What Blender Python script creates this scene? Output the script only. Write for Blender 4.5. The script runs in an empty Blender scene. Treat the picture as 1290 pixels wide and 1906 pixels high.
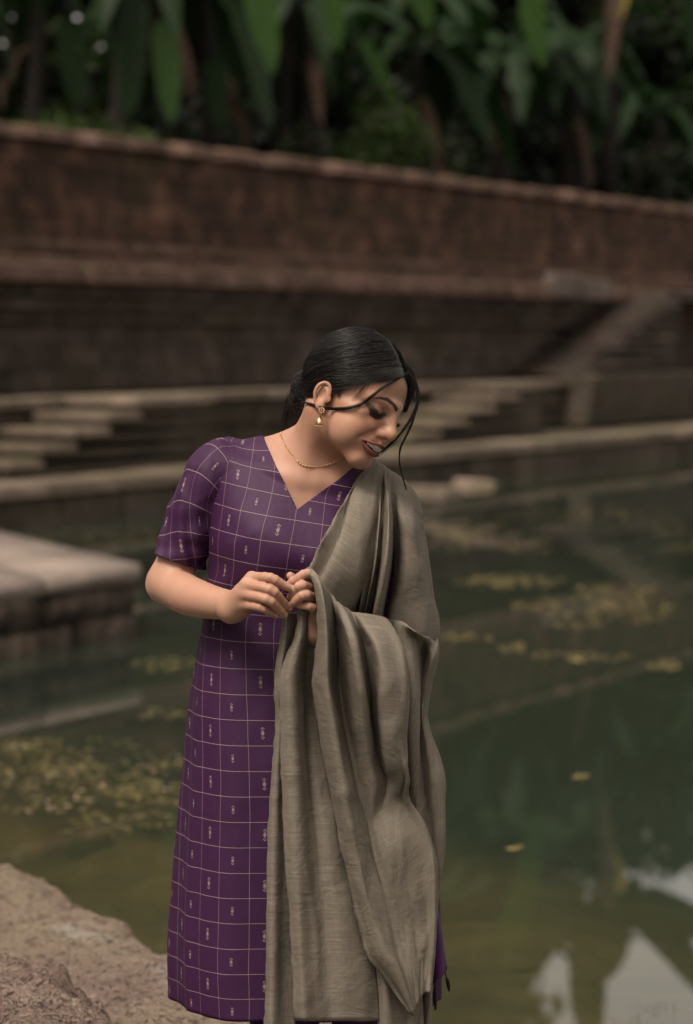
import bpy, bmesh, math, random
import numpy as np
from mathutils import Vector, Matrix, noise
R = math.radians
sc = bpy.context.scene
col = sc.collection
# ---------------------------------------------------------------- camera
FPX, CXP, CYP, HORIZON = 4502.0, 645.0, 953.0, 630.0      # photo pixels (1290 x 1906)
CAM = np.array([0.0, -4.25, 1.5])
PITCH = math.atan((CYP - HORIZON) / FPX)
cam_d = bpy.data.cameras.new('camera'); cam = bpy.data.objects.new('camera', cam_d); col.objects.link(cam)
cam.location = CAM; cam.rotation_euler = (R(90) - PITCH, 0, 0)
cam_d.sensor_fit = 'VERTICAL'; cam_d.sensor_height = 36.0; cam_d.lens = FPX / 1906 * 36.0
cam_d.clip_start = 0.1; cam_d.clip_end = 400
cam_d.dof.use_dof = True; cam_d.dof.focus_distance = 4.12; cam_d.dof.aperture_fstop = 3.3
sc.camera = cam
# ---------------------------------------------------------------- sky and sun (bright overcast)
SUN_EL, SUN_AZ = R(58), R(215)          # azimuth: direction towards the sun, clockwise from +Y
w = bpy.data.worlds.new('World'); sc.world = w; w.use_nodes = True
nt = w.node_tree; nt.nodes.clear()
o_ = nt.nodes.new('ShaderNodeOutputWorld'); bg = nt.nodes.new('ShaderNodeBackground')
sky = nt.nodes.new('ShaderNodeTexSky'); sky.sky_type = 'NISHITA'; sky.sun_disc = False
sky.sun_elevation = SUN_EL; sky.sun_rotation = SUN_AZ; sky.dust_density = 4.0; sky.air_density = 1.0
hs = nt.nodes.new('ShaderNodeHueSaturation'); hs.inputs['Saturation'].default_value = 0.12
tint = nt.nodes.new('ShaderNodeMix'); tint.data_type = 'RGBA'; tint.blend_type = 'MULTIPLY'
tint.inputs[0].default_value = 1.0; tint.inputs[7].default_value = (1.0, 0.90, 0.79, 1)
nt.links.new(sky.outputs[0], hs.inputs['Color']); nt.links.new(hs.outputs[0], tint.inputs[6])
nt.links.new(tint.outputs[2], bg.inputs[0]); bg.inputs[1].default_value = 0.15
nt.links.new(bg.outputs[0], o_.inputs[0])
sun_d = bpy.data.lights.new('sun', 'SUN'); sun = bpy.data.objects.new('sun', sun_d); col.objects.link(sun)
sun_d.energy = 1.5; sun_d.angle = R(18); sun_d.color = (1.0, 0.90, 0.78)
sd = Vector((math.sin(SUN_AZ) * math.cos(SUN_EL), math.cos(SUN_AZ) * math.cos(SUN_EL), math.sin(SUN_EL)))
sun.rotation_euler = sd.to_track_quat('Z', 'Y').to_euler()
sc.view_settings.view_transform = 'Standard'; sc.view_settings.look = 'None'
sc.view_settings.exposure = 0.82; sc.view_settings.gamma = 1.0; sc.view_settings.use_curve_mapping = False
sc.cycles.max_bounces = 8; sc.cycles.transparent_max_bounces = 16

# ---------------------------------------------------------------- helpers
def P(px, py, f=0.0):
    """photo pixel -> world point on the vertical plane y = -f"""
    x = (px - CXP) / FPX; u = (CYP - py) / FPX
    d = np.array([x, math.cos(PITCH) + u * math.sin(PITCH), -math.sin(PITCH) + u * math.cos(PITCH)])
    return CAM + d * ((-f - CAM[1]) / d[1])
def Pz(px, py, z):
    """photo pixel -> world point on the level plane z"""
    x = (px - CXP) / FPX; u = (CYP - py) / FPX
    d = np.array([x, math.cos(PITCH) + u * math.sin(PITCH), -math.sin(PITCH) + u * math.cos(PITCH)])
    return CAM + d * ((z - CAM[2]) / d[2])
def Pt(px, py, t):
    return P(px, py, -(t + CAM[1]))
def obj(name, me, mat=None, parent=None, smooth=False):
    o = bpy.data.objects.new(name, me); col.objects.link(o)
    if mat is not None and not me.materials: me.materials.append(mat)
    if parent is not None: o.parent = parent
    if smooth and len(me.polygons): me.polygons.foreach_set('use_smooth', np.ones(len(me.polygons), bool))
    return o
def mesh(name, V, F, uv=None):
    me = bpy.data.meshes.new(name)
    if isinstance(F, np.ndarray):
        V = np.asarray(V, np.float32); n, k = F.shape
        me.vertices.add(len(V)); me.vertices.foreach_set('co', V.ravel())
        me.loops.add(n * k); me.loops.foreach_set('vertex_index', F.astype(np.int32).ravel())
        me.polygons.add(n); me.polygons.foreach_set('loop_start', np.arange(0, n * k, k, dtype=np.int32))
        me.update(calc_edges=True)
    else:
        me.from_pydata([tuple(v) for v in V], [], F); me.update()
    if uv is not None:
        l = me.uv_layers.new(name='UVMap'); vi = np.zeros(len(me.loops), np.int32)
        me.loops.foreach_get('vertex_index', vi); l.data.foreach_set('uv', np.asarray(uv, np.float32)[vi].ravel())
    return me
def grid_faces(nu, nv, wrap_u=False):
    i = np.arange(nu if wrap_u else nu - 1); j = np.arange(nv - 1)
    I, J = np.meshgrid(i, j, indexing='ij'); I2 = (I + 1) % nu
    return np.stack([I * nv + J, I2 * nv + J, I2 * nv + J + 1, I * nv + J + 1], -1).reshape(-1, 4)
def empty(name, loc=(0, 0, 0)):
    e = bpy.data.objects.new(name, None); col.objects.link(e); e.location = loc; e.empty_display_size = 0.1
    return e
def tag(o, label=None, cat=None, group=None, kind=None):
    if label: o['label'] = label
    if cat: o['category'] = cat
    if group: o['group'] = group
    if kind: o['kind'] = kind
    return o
class NT:
    """tiny node-tree helper"""
    def __init__(s, name, rough=0.8, spec=0.3):
        s.m = bpy.data.materials.new(name); s.m.use_nodes = True; s.t = s.m.node_tree
        s.b = s.t.nodes['Principled BSDF']; s.b.inputs['Roughness'].default_value = rough
        s.b.inputs['Specular IOR Level'].default_value = spec
    def n(s, kind, **kw):
        x = s.t.nodes.new('ShaderNode' + kind)
        for k, v in kw.items(): setattr(x, k, v)
        return x
    def l(s, a, b): s.t.links.new(a, b)
    def inp(s, x, i, v):
        if v is None: return
        if isinstance(v, bpy.types.NodeSocket): s.l(v, x.inputs[i])
        else: x.inputs[i].default_value = v
    def coord(s, which='Object'):
        return s.n('TexCoord').outputs[which]
    def mapping(s, v, scale=(1, 1, 1), loc=(0, 0, 0), rot=(0, 0, 0)):
        x = s.n('Mapping'); s.l(v, x.inputs[0]); x.inputs['Scale'].default_value = scale
        x.inputs['Location'].default_value = loc; x.inputs['Rotation'].default_value = rot; return x.outputs[0]
    def noise(s, v, scale=5, detail=4, rough=0.55, dist=0.0):
        x = s.n('TexNoise'); s.l(v, x.inputs['Vector']); x.inputs['Scale'].default_value = scale
        x.inputs['Detail'].default_value = detail; x.inputs['Roughness'].default_value = rough
        x.inputs['Distortion'].default_value = dist; return x.outputs['Fac']
    def ramp(s, f, stops):
        x = s.n('ValToRGB'); s.l(f, x.inputs[0]); e = x.color_ramp.elements
        while len(e) < len(stops): e.new(0.5)
        for q, (p, c) in zip(e, stops):
            q.position = p; q.color = (*c, 1) if not isinstance(c, (int, float)) else (c, c, c, 1)
        return x.outputs[0]
    def mix(s, f, a, b, blend='MIX'):
        x = s.n('Mix', data_type='RGBA', blend_type=blend)
        s.inp(x, 0, f)
        for i, v in ((6, a), (7, b)):
            s.inp(x, i, (*v, 1) if isinstance(v, tuple) and len(v) == 3 else v)
        return x.outputs[2]
    def math(s, op, a, b=None, c=None):
        x = s.n('Math', operation=op); s.inp(x, 0, a); s.inp(x, 1, b); s.inp(x, 2, c); return x.outputs[0]
    def bump(s, h, strength=0.3, dist=0.01, prev=None):
        x = s.n('Bump'); x.inputs['Strength'].default_value = strength; x.inputs['Distance'].default_value = dist
        s.l(h, x.inputs['Height'])
        if prev is not None: s.l(prev, x.inputs['Normal'])
        return x.outputs[0]
    def color(s, c): s.inp(s.b, 'Base Color', (*c, 1) if isinstance(c, tuple) else c)
    def normal(s, nrm): s.l(nrm, s.b.inputs['Normal'])
def obj_random(t): return t.n('ObjectInfo').outputs['Random']
# ================================================================ THE PLACE
random.seed(7); rng = np.random.default_rng(7)
WATER = -0.20
def stone_mat(name, stops, scale=3.0, moss=(0.030, 0.034, 0.010), moss_amt=0.5, vary=0.5, up_moss=0.0, bump=0.5):
    t = NT(name, 0.9, 0.15); v = t.n('NewGeometry').outputs['Position']
    base = t.ramp(t.noise(v, scale, 8, 0.65), stops)
    r = obj_random(t)
    base = t.mix(vary, base, t.mix(r, (0.35, 0.33, 0.33), (1.5, 1.4, 1.4)), 'MULTIPLY')
    m = t.ramp(t.noise(v, scale * 0.4, 6, 0.7), [(0.52, 0.0), (0.68, 1.0)])
    base = t.mix(t.math('MULTIPLY', m, moss_amt), base, moss)
    bl = t.ramp(t.noise(v, scale * 0.75, 5, 0.75, 0.6), [(0.60, 0.0), (0.72, 0.45)])
    base = t.mix(bl, base, (0.17, 0.135, 0.115))
    if up_moss:
        nz = t.n('SeparateXYZ'); t.l(t.n('NewGeometry').outputs['Normal'], nz.inputs[0])
        u = t.math('MULTIPLY', t.math('GREATER_THAN', nz.outputs[2], 0.6), t.ramp(t.noise(v, 1.3, 5, 0.7), [(0.42, 0.0), (0.6, 1.0)]))
        base = t.mix(t.math('MULTIPLY', u, up_moss), base, (0.07, 0.075, 0.02))
    t.color(base)
    t.normal(t.bump(t.noise(v, scale * 9, 8, 0.7), bump, 0.03))
    return t.m
M_wall = stone_mat('laterite_wall', [(0.25, (0.016, 0.011, 0.009)), (0.48, (0.050, 0.030, 0.022)), (0.64, (0.115, 0.060, 0.042)), (0.82, (0.19, 0.135, 0.105))], 2.2, vary=0.32)
M_coping = stone_mat('weathered_coping', [(0.25, (0.050, 0.032, 0.026)), (0.55, (0.115, 0.070, 0.055)), (0.8, (0.21, 0.15, 0.13))], 3.0, vary=0.4, moss_amt=0.35, up_moss=0.3)
M_step = stone_mat('worn_step_stone', [(0.25, (0.075, 0.058, 0.046)), (0.55, (0.15, 0.118, 0.092)), (0.8, (0.27, 0.195, 0.16))], 2.5, vary=0.35, moss=(0.07, 0.075, 0.025), moss_amt=0.5, up_moss=0.35)
M_lower = stone_mat('damp_dark_stone', [(0.25, (0.026, 0.021, 0.016)), (0.55, (0.060, 0.048, 0.037)), (0.85, (0.11, 0.09, 0.07))], 2.2, vary=0.45, moss=(0.03, 0.032, 0.012), moss_amt=0.6, up_moss=0.35)
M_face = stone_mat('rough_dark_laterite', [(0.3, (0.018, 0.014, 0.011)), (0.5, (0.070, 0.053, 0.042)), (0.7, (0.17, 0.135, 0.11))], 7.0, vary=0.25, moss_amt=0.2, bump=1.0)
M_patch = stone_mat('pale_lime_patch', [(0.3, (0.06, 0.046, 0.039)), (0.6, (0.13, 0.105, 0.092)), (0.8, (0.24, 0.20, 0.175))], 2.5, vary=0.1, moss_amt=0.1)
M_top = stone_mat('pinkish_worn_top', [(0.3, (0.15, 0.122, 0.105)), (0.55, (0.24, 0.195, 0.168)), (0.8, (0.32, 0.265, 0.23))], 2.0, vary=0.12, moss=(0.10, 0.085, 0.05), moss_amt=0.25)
M_plaster = stone_mat('pale_worn_plaster', [(0.3, (0.018, 0.014, 0.012)), (0.6, (0.045, 0.034, 0.028)), (0.8, (0.095, 0.073, 0.062))], 1.6, vary=0.2, moss_amt=0.2)

# wall frame: s along the wall (away to the right), o outwards to the water, z up
VPX = 2621.0
dl = math.hypot(VPX, FPX); DX, DY = VPX / dl, FPX / dl
NX, NY = DY, -DX
T0 = (CAM[2] - WATER) * FPX / (985 - HORIZON)
PF = np.array([(0 - CXP) / FPX * T0, T0])
def W(s, o, z): return Vector((PF[0] + s * DX + o * NX, PF[1] + s * DY + o * NY + CAM[1], z))
def wt(px, o):
    return (NX * PF[0] + NY * PF[1] + o) / (NX * (px - CXP) / FPX + NY)
def ws(px, o):
    t = wt(px, o); q = np.array([(px - CXP) / FPX * t, t]) - PF - o * np.array([NX, NY])
    return float(q @ np.array([DX, DY]))
def wz(px, py, o): return 1.5 + (HORIZON - py) / FPX * wt(px, o)
WROT = math.atan2(DY, DX)                                   # local x runs along the wall, local -y points to the water

def stone_mesh(name, jit, bev, seed, cuts=1):
    """a unit block, chipped and rounded, centred in x and y, standing on z = 0"""
    rr = random.Random(seed); bm = bmesh.new(); bmesh.ops.create_cube(bm, size=1.0)
    bmesh.ops.bevel(bm, geom=bm.edges[:], offset=bev, segments=1, affect='EDGES')
    for v in bm.verts:
        v.co += Vector((rr.uniform(-1, 1), rr.uniform(-1, 1), rr.uniform(-1, 1))) * jit
        v.co.z += 0.5
    me = bpy.data.meshes.new(name); bm.to_mesh(me); bm.free(); return me
def variants(name, mat, jit=0.02, bev=0.05, n=4):
    out = []
    for k in range(n):
        me = stone_mesh(name, jit, bev, k * 13 + 5); me.materials.append(mat); out.append(me)
    return out
V_block = variants('laterite_block', M_wall, 0.012, 0.03)
M_shade = stone_mat('cornice_shade_stone', [(0.25, (0.022, 0.017, 0.0145)), (0.5, (0.062, 0.046, 0.039)), (0.72, (0.115, 0.089, 0.076)), (0.88, (0.17, 0.14, 0.12))], 2.0, vary=0.25)  # darker wall stone: the shade under the cornice is put into its colour
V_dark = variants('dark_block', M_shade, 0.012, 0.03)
V_cop = variants('coping_stone', M_coping, 0.02, 0.22)
V_mould = variants('moulding_stone', M_wall, 0.012, 0.06)
V_lip = variants('cornice_stone', M_coping, 0.012, 0.10)
V_low = variants('lower_block', M_lower, 0.015, 0.04)
V_tread = variants('tread_slab', M_step, 0.012, 0.03)
V_pl = variants('plastered_block', M_plaster, 0.05, 0.10)
V_pat = variants('plaster_patch', M_patch, 0.04, 0.10)
def stone(vs, name, parent, s0, s1, o0, o1, z0, z1):
    """one stone of the wall frame, spanning [s0,s1] x [o0,o1] x [z0,z1]"""
    b = bpy.data.objects.new(name, random.choice(vs)); col.objects.link(b); b.parent = parent
    p = W((s0 + s1) / 2, (o0 + o1) / 2, z0)
    b.location = p - parent.location; b.rotation_euler = (0, 0, WROT)
    b.scale = (s1 - s0, abs(o1 - o0), z1 - z0); return b
def course(vs, name, parent, s0, s1, o0, o1, z0, z1, length, gap=0.012, jo=0.015, jz=0.0, vary=0.25):
    s = s0 - random.random() * length
    while s < s1:
        L = length * random.uniform(1 - vary, 1 + vary); j = random.uniform(-jo, jo)
        stone(vs, name, parent, s + gap / 2, s + L - gap / 2, o0, o1 + j, z0 + random.uniform(0, jz), z1 - gap + random.uniform(-jz, jz)); s += L

OW = -3.0
S0, S1 = ws(-260, OW), ws(1480, OW)
Z_COP1, Z_COP0 = wz(0, 226, OW), wz(0, 262, OW)
Z_B = wz(0, 440, OW); Z_M1 = wz(0, 488, OW); Z_L = wz(0, 527, OW); Z_R = wz(0, 600, OW)
Z_LEDGE = wz(0, 742, -1.7); Z_PLAT = wz(0, 905, 0.0)
# --- the tank wall
wall = tag(empty('pond_wall', W(0, OW, Z_LEDGE)), 'long dark brown laterite wall with a projecting cornice behind the pond', 'wall')
core = mesh('wall_core', *(lambda c: (c, [(0, 1, 2, 3), (4, 7, 6, 5), (0, 4, 5, 1), (1, 5, 6, 2), (2, 6, 7, 3), (3, 7, 4, 0)]))(
    [W(s, o, z) - wall.location for z in (-0.6, Z_COP0) for (s, o) in ((S0 - 13, -3.6), (S1 + 26, -3.6), (S1 + 26, -3.2), (S0 - 13, -3.2))]))
obj('wall_core', core, M_wall, wall)
ch = (Z_COP0 - Z_B) / 4
for k in range(4):
    course(V_block, 'block', wall, S0, S1, -3.3, OW, Z_B + k * ch, Z_B + (k + 1) * ch, 0.52, gap=0.006, jo=0.008)
course(V_cop, 'coping_stone', wall, S0, S1, -3.7, OW + 0.13, Z_COP0, Z_COP1, 1.1, jo=0.02, jz=0.012)
course(V_lip, 'moulding_stone', wall, S0, S1, -3.3, OW + 0.09, Z_B - 0.10, Z_B, 1.3, gap=0.006)
course(V_mould, 'moulding_stone', wall, S0, S1, -3.3, OW + 0.13, (Z_M1 + Z_B - 0.10) / 2, Z_B - 0.10, 1.3, gap=0.006)
course(V_lip, 'moulding_stone', wall, S0, S1, -3.3, OW + 0.24, Z_M1, (Z_M1 + Z_B - 0.10) / 2, 1.3, gap=0.006)
S_LIP = ws(1235, OW + 0.5)
course(V_lip, 'cornice_stone', wall, S0, S_LIP, -3.3, OW + 0.52, Z_L, Z_M1, 0.9, jo=0.015)
hm = (Z_L - Z_R) / 3
for k, oo in enumerate((0.30, 0.19, 0.09)):
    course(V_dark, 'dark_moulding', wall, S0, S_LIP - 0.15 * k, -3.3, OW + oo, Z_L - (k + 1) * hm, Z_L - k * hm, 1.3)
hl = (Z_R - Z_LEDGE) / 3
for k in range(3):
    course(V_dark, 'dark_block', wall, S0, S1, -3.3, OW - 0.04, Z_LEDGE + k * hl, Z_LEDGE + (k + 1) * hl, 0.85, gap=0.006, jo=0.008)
# the wall runs on past both edges of the view, in longer stones
for (ea, eb) in ((S0 - 13, S0 - 0.9), (S1 + 1.2, S1 + 26)):
    for k in range(4): course(V_block, 'long_block', wall, ea, eb, -3.3, OW, Z_B + k * ch, Z_B + (k + 1) * ch, 2.4, gap=0.006, jo=0.008)
    course(V_cop, 'coping_stone', wall, ea, eb, -3.7, OW + 0.13, Z_COP0, Z_COP1, 2.0, jo=0.02, jz=0.012)
    course(V_lip, 'moulding_stone', wall, ea, eb, -3.3, OW + 0.16, Z_M1, Z_B, 2.6, gap=0.006)
    course(V_dark, 'dark_moulding', wall, ea, eb, -3.3, OW + 0.2, Z_R, Z_M1, 2.6)
    course(V_dark, 'dark_block', wall, ea, eb, -3.3, OW - 0.04, Z_LEDGE - 0.3, Z_R, 2.4)
# pale patch of old plaster near the far end
for (px0, px1, py0, py1) in ((1030, 1085, 508, 556), (1088, 1135, 520, 558)):
    stone(V_pat, 'plaster_patch', wall, ws(px0, OW + .53), ws(px1, OW + .53), OW + 0.3, OW + 0.54, wz(px0, py1, OW + .53), wz(px0, py0, OW + .53))
# --- upper ledge
ledge = tag(empty('upper_ledge', W(0, -1.7, Z_PLAT)), 'level stone ledge with pale slabs along the foot of the wall', 'ledge')
hp = (Z_LEDGE - 0.1 - Z_PLAT) / 2
SL1 = ws(1160, -1.7)
for k in range(2):
    course(V_low, 'block', ledge, S0 - 13, S1 + 26, -3.2, -1.74, Z_PLAT + k * hp, Z_PLAT + (k + 1) * hp, 0.9)
course(V_tread, 'edge_slab', ledge, S0 - 13, SL1, -2.35, -1.66, Z_LEDGE - 0.1, Z_LEDGE, 0.9, jz=0.008)
course(V_low, 'back_slab', ledge, S0 - 13, SL1, -3.05, -2.35, Z_LEDGE - 0.1, Z_LEDGE - 0.01, 1.1, jz=0.006)
# --- lower platform at the water
plat = tag(empty('lower_platform', W(0, 0, WATER - .3)), 'low damp stone platform running along the far edge of the water', 'platform')
SA, SB = ws(-300, 0) - 10, ws(1600, 0) + 16
course(V_low, 'block', plat, SA, SB, -1.9, -0.02, WATER - 0.3, Z_PLAT - 0.13, 1.0)
course(V_tread, 'edge_slab', plat, SA, SB, -0.75, 0.02, Z_PLAT - 0.13, Z_PLAT, 1.0, jz=0.008)
course(V_low, 'back_slab', plat, SA, SB, -1.9, -0.76, Z_PLAT - 0.13, Z_PLAT - 0.008, 1.2)
# --- flights of steps on the platform
rise = (Z_LEDGE - Z_PLAT) / 5
def flight(label, pxs, px_end, o0=-1.72, o1=-0.72):
    e = tag(empty('stone_steps', W(ws(pxs[0], o1), o1, Z_PLAT)), label, 'steps', 'flights of steps on the platform')
    s_end = ws(px_end, o1)
    for k, px in enumerate(pxs):
        s = ws(px, o1); z1 = Z_PLAT + (k + 1) * rise
        stone(V_low, 'step_core', e, s + 0.03, s_end - 0.01 * k, o0, o1 - 0.03, Z_PLAT + 0.002, z1 - 0.07) if k == 0 else stone(V_low, 'step_core', e, s + 0.03, s_end - 0.01 * k, o0, o1 - 0.03, Z_PLAT + k * rise, z1 - 0.07)
        nxt = ws(pxs[k + 1], o1) if k + 1 < len(pxs) else s_end
        stone(V_tread, 'tread', e, s, nxt + 0.04, o0, o1, z1 - 0.07, z1)
    return e
flight('short flight of mossy stone steps rising to the ledge beside the square landing', (20, 78, 140, 203, 262), 400)
flight('short flight of worn steps below the sloping stair at the wall corner', (770, 822, 872, 922, 968), 1020)
# --- sloping stair at the far corner
e = tag(empty('corner_stair', W(ws(960, -1.9), -1.9, Z_LEDGE)), 'pale worn stair climbing along the wall at its far corner', 'stair')
nst = 10; sa, sb = ws(1075, -1.9), ws(1262, -1.9)
for k in range(nst):
    s = sa + (sb - sa) * k / nst; z1 = Z_LEDGE + 0.02 + (k + 1) * 0.135
    stone(V_pl, 'step', e, s, sb + (6 if k == nst - 1 else 0.01 * k), -2.98, -1.85 - 0.002 * k, z1 - 0.135, z1)
stone(V_low, 'flank', e, ws(1110, -1.2), sb + 6, -1.84, -1.25, Z_PLAT + 0.003, Z_LEDGE + 0.06)
# --- loose pale stones at the platform foot
for k, (px, py, wd) in enumerate(((790, 884, 0.5), (882, 897, 0.26), (800, 908, 0.6))):
    q = Pz(px, py, WATER + 0.05)
    me = stone_mesh('fallen_stone', 0.06, 0.12, 90 + k); me.materials.append(M_step)
    b = obj('fallen_stone', me); b.location = (q[0], q[1], WATER - 0.12); b.scale = (wd * 1.1, 0.5, 0.2); b.rotation_euler = (0.05, 0.04, 0.5 + k)
    tag(b, ('small pale stone lying in the water at the platform foot', 'round pale stone at the end of the stones by the platform', 'long flat pale stone half sunk below the platform')[k], 'stone', 'fallen stones by the platform')
# --- square landing reaching into the water on the left
land = tag(empty('stone_landing', tuple(Pz(258, 1052, Z_PLAT)[:2]) + (WATER - .3,)), 'broad stone landing with a flat pinkish top jutting into the green water', 'landing')
ZL = Z_PLAT + 0.02
A = Pz(258, 1050, ZL); B = Pz(2, 990, ZL); C_ = Pz(-20, 1088, ZL)
ux = (C_ - A)[:2]; ux /= np.linalg.norm(ux); uy = (B - A)[:2]; uy /= np.linalg.norm(uy)
def slab(name, a0, a1, b0, b1, z0, z1, mat, seed, jit=0.006):
    """skewed slab: a along the front edge from the corner, b along the side edge"""
    rr = random.Random(seed); V = []
    for z in (z0, z1):
        for (a, b) in ((a0, b0), (a1, b0), (a1, b1), (a0, b1)):
            p = A[:2] + ux * (a + rr.uniform(-jit, jit)) + uy * (b + rr.uniform(-jit, jit))
            V.append(Vector((p[0], p[1], z + rr.uniform(-jit, jit))) - land.location)
    me = mesh(name, V, [(0, 1, 2, 3), (4, 7, 6, 5), (0, 4, 5, 1), (1, 5, 6, 2), (2, 6, 7, 3), (3, 7, 4, 0)])
    bm = bmesh.new(); bm.from_mesh(me); bmesh.ops.recalc_face_normals(bm, faces=bm.faces[:])
    bmesh.ops.bevel(bm, geom=bm.edges[:], offset=0.014, segments=2, affect='EDGES'); bm.to_mesh(me); bm.free()
    return obj(name, me, mat, land, True)
k = 0
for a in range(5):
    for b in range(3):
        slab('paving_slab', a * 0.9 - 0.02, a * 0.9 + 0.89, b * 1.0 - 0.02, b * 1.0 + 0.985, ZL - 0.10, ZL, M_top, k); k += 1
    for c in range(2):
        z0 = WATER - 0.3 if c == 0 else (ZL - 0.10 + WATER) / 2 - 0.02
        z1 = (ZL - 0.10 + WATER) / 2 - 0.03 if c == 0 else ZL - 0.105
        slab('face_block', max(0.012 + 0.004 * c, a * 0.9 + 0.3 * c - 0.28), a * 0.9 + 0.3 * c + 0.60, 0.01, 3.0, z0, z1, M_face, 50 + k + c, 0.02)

# ---------------------------------------------------------------- ground behind the wall, pond bed, water
def flat(name, x0, x1, y0, y1, z, mat, n=2, zf=None):
    xs = np.linspace(x0, x1, n); ys = np.linspace(y0, y1, n); X, Y = np.meshgrid(xs, ys, indexing='ij')
    Z = np.full_like(X, z) if zf is None else zf(X, Y)
    o = obj(name, mesh(name, np.stack([X, Y, Z], -1).reshape(-1, 3), grid_faces(n, n)), mat, None, True); o['kind'] = 'structure'; return o
tm = NT('leaf_litter_soil', 0.95, 0.1); v = tm.n('NewGeometry').outputs['Position']
tm.color(tm.ramp(tm.noise(v, 3, 7, 0.7), [(0.3, (0.012, 0.010, 0.006)), (0.6, (0.035, 0.028, 0.016)), (0.8, (0.05, 0.055, 0.02))])); M_soil = tm.m
c0 = [W(-40, -3.62, 3.5), W(110, -3.62, 3.5), W(110, -120, 3.5), W(-40, -120, 3.5)]
g = obj('ground', mesh('ground', c0, [(0, 1, 2, 3)]), M_soil); g['kind'] = 'structure'
tb = NT('pond_mud', 0.9, 0.1); v = tb.n('NewGeometry').outputs['Position']
sep = tb.n('SeparateXYZ'); tb.l(v, sep.inputs[0])
mud = tb.ramp(tb.noise(v, 2.2, 8, 0.65), [(0.3, (0.085, 0.062, 0.026)), (0.55, (0.19, 0.135, 0.062)), (0.8, (0.30, 0.21, 0.105))])
alg = tb.ramp(tb.noise(v, 0.8, 6, 0.65), [(0.3, (0.022, 0.031, 0.019)), (0.7, (0.040, 0.052, 0.032))])
dep = tb.ramp(tb.math('ADD', tb.math('MULTIPLY', sep.outputs[2], 0.8), 1.0), [(0.55, 0.0), (0.78, 1.0)])
tb.color(tb.mix(dep, alg, mud)); tb.normal(tb.bump(tb.noise(v, 14, 6, 0.7), 0.6, 0.04)); M_mud = tb.m

EDGE = [(-4.0, 6.0), (-2.2, 3.6), (-0.96, 2.35), (-0.70, 2.05), (-0.40, 1.42), (0.0, 0.98), (0.26, 0.72), (0.6, 0.40), (1.3, -0.10), (3.5, -1.6)]
def edge_dist(X, Y):
    """signed distance to the rock's water edge, positive on the rock side"""
    E_ = np.array(EDGE); best = np.full(X.shape, 1e9); sgn = np.ones(X.shape)
    for (ax, ay), (bx, by) in zip(E_[:-1], E_[1:]):
        dx, dy = bx - ax, by - ay; t = np.clip(((X - ax) * dx + (Y - ay) * dy) / (dx * dx + dy * dy), 0, 1)
        qx, qy = X - ax - t * dx, Y - ay - t * dy; d = np.hypot(qx, qy); c = dx * qy - dy * qx
        m = d < best; best = np.where(m, d, best); sgn = np.where(m, np.sign(-c), sgn)
    return best * sgn
def fbm(X, Y, sc_, oct_=5, seed=0.0, gain=0.55):
    out = np.zeros(X.size); a = 1.0
    pts = np.stack([X.ravel(), Y.ravel()], 1)
    for k in range(oct_):
        q = pts * sc_ * 2 ** k
        out += a * np.array([noise.noise((x, y, seed + k * 7.3)) for x, y in q]); a *= gain
    return out.reshape(X.shape)
def bed_z(X, Y):
    d = -edge_dist(X, Y)
    return np.where(d < 0, -0.25 - 0.2 * np.clip(-d, 0, 2), -0.25 - 0.055 * np.clip(d, 0, 3) - 0.14 * np.clip(d - 2.2, 0, 6)) + 0.03 * np.sin(X * 3 + Y * 2) * np.sin(Y * 2.3)
flat('pond_bed', -26, 60, -8, 90, 0, M_mud, 150, bed_z)
tw = bpy.data.materials.new('pond_water'); tw.use_nodes = True; t = NT.__new__(NT); t.m = tw; t.t = tw.node_tree; tw.node_tree.nodes.clear()
out = t.n('OutputMaterial'); fr = t.n('Fresnel'); fr.inputs[0].default_value = 1.333
gl = t.n('BsdfGlossy'); gl.inputs['Roughness'].default_value = 0.012; gl.inputs['Color'].default_value = (1, 1, 1, 1)
tr = t.n('BsdfTransparent'); tr.inputs[0].default_value = (0.72, 0.74, 0.60, 1)
df = t.n('BsdfDiffuse'); df.inputs[0].default_value = (0.042, 0.056, 0.043, 1)
ms = t.n('MixShader'); ms.inputs[0].default_value = 0.32; t.l(tr.outputs[0], ms.inputs[1]); t.l(df.outputs[0], ms.inputs[2])
mx = t.n('MixShader'); t.l(fr.outputs[0], mx.inputs[0]); t.l(ms.outputs[0], mx.inputs[1]); t.l(gl.outputs[0], mx.inputs[2]); t.l(mx.outputs[0], out.inputs[0])
v = t.mapping(t.n('NewGeometry').outputs['Position'], (1, 0.45, 1))
bn = t.bump(t.noise(v, 1.6, 2, 0.5), 0.018, 0.05); t.l(bn, gl.inputs['Normal']); t.l(bn, fr.inputs['Normal'])
flat('water', -26, 60, -8, 90, WATER, tw, 2)

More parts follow.
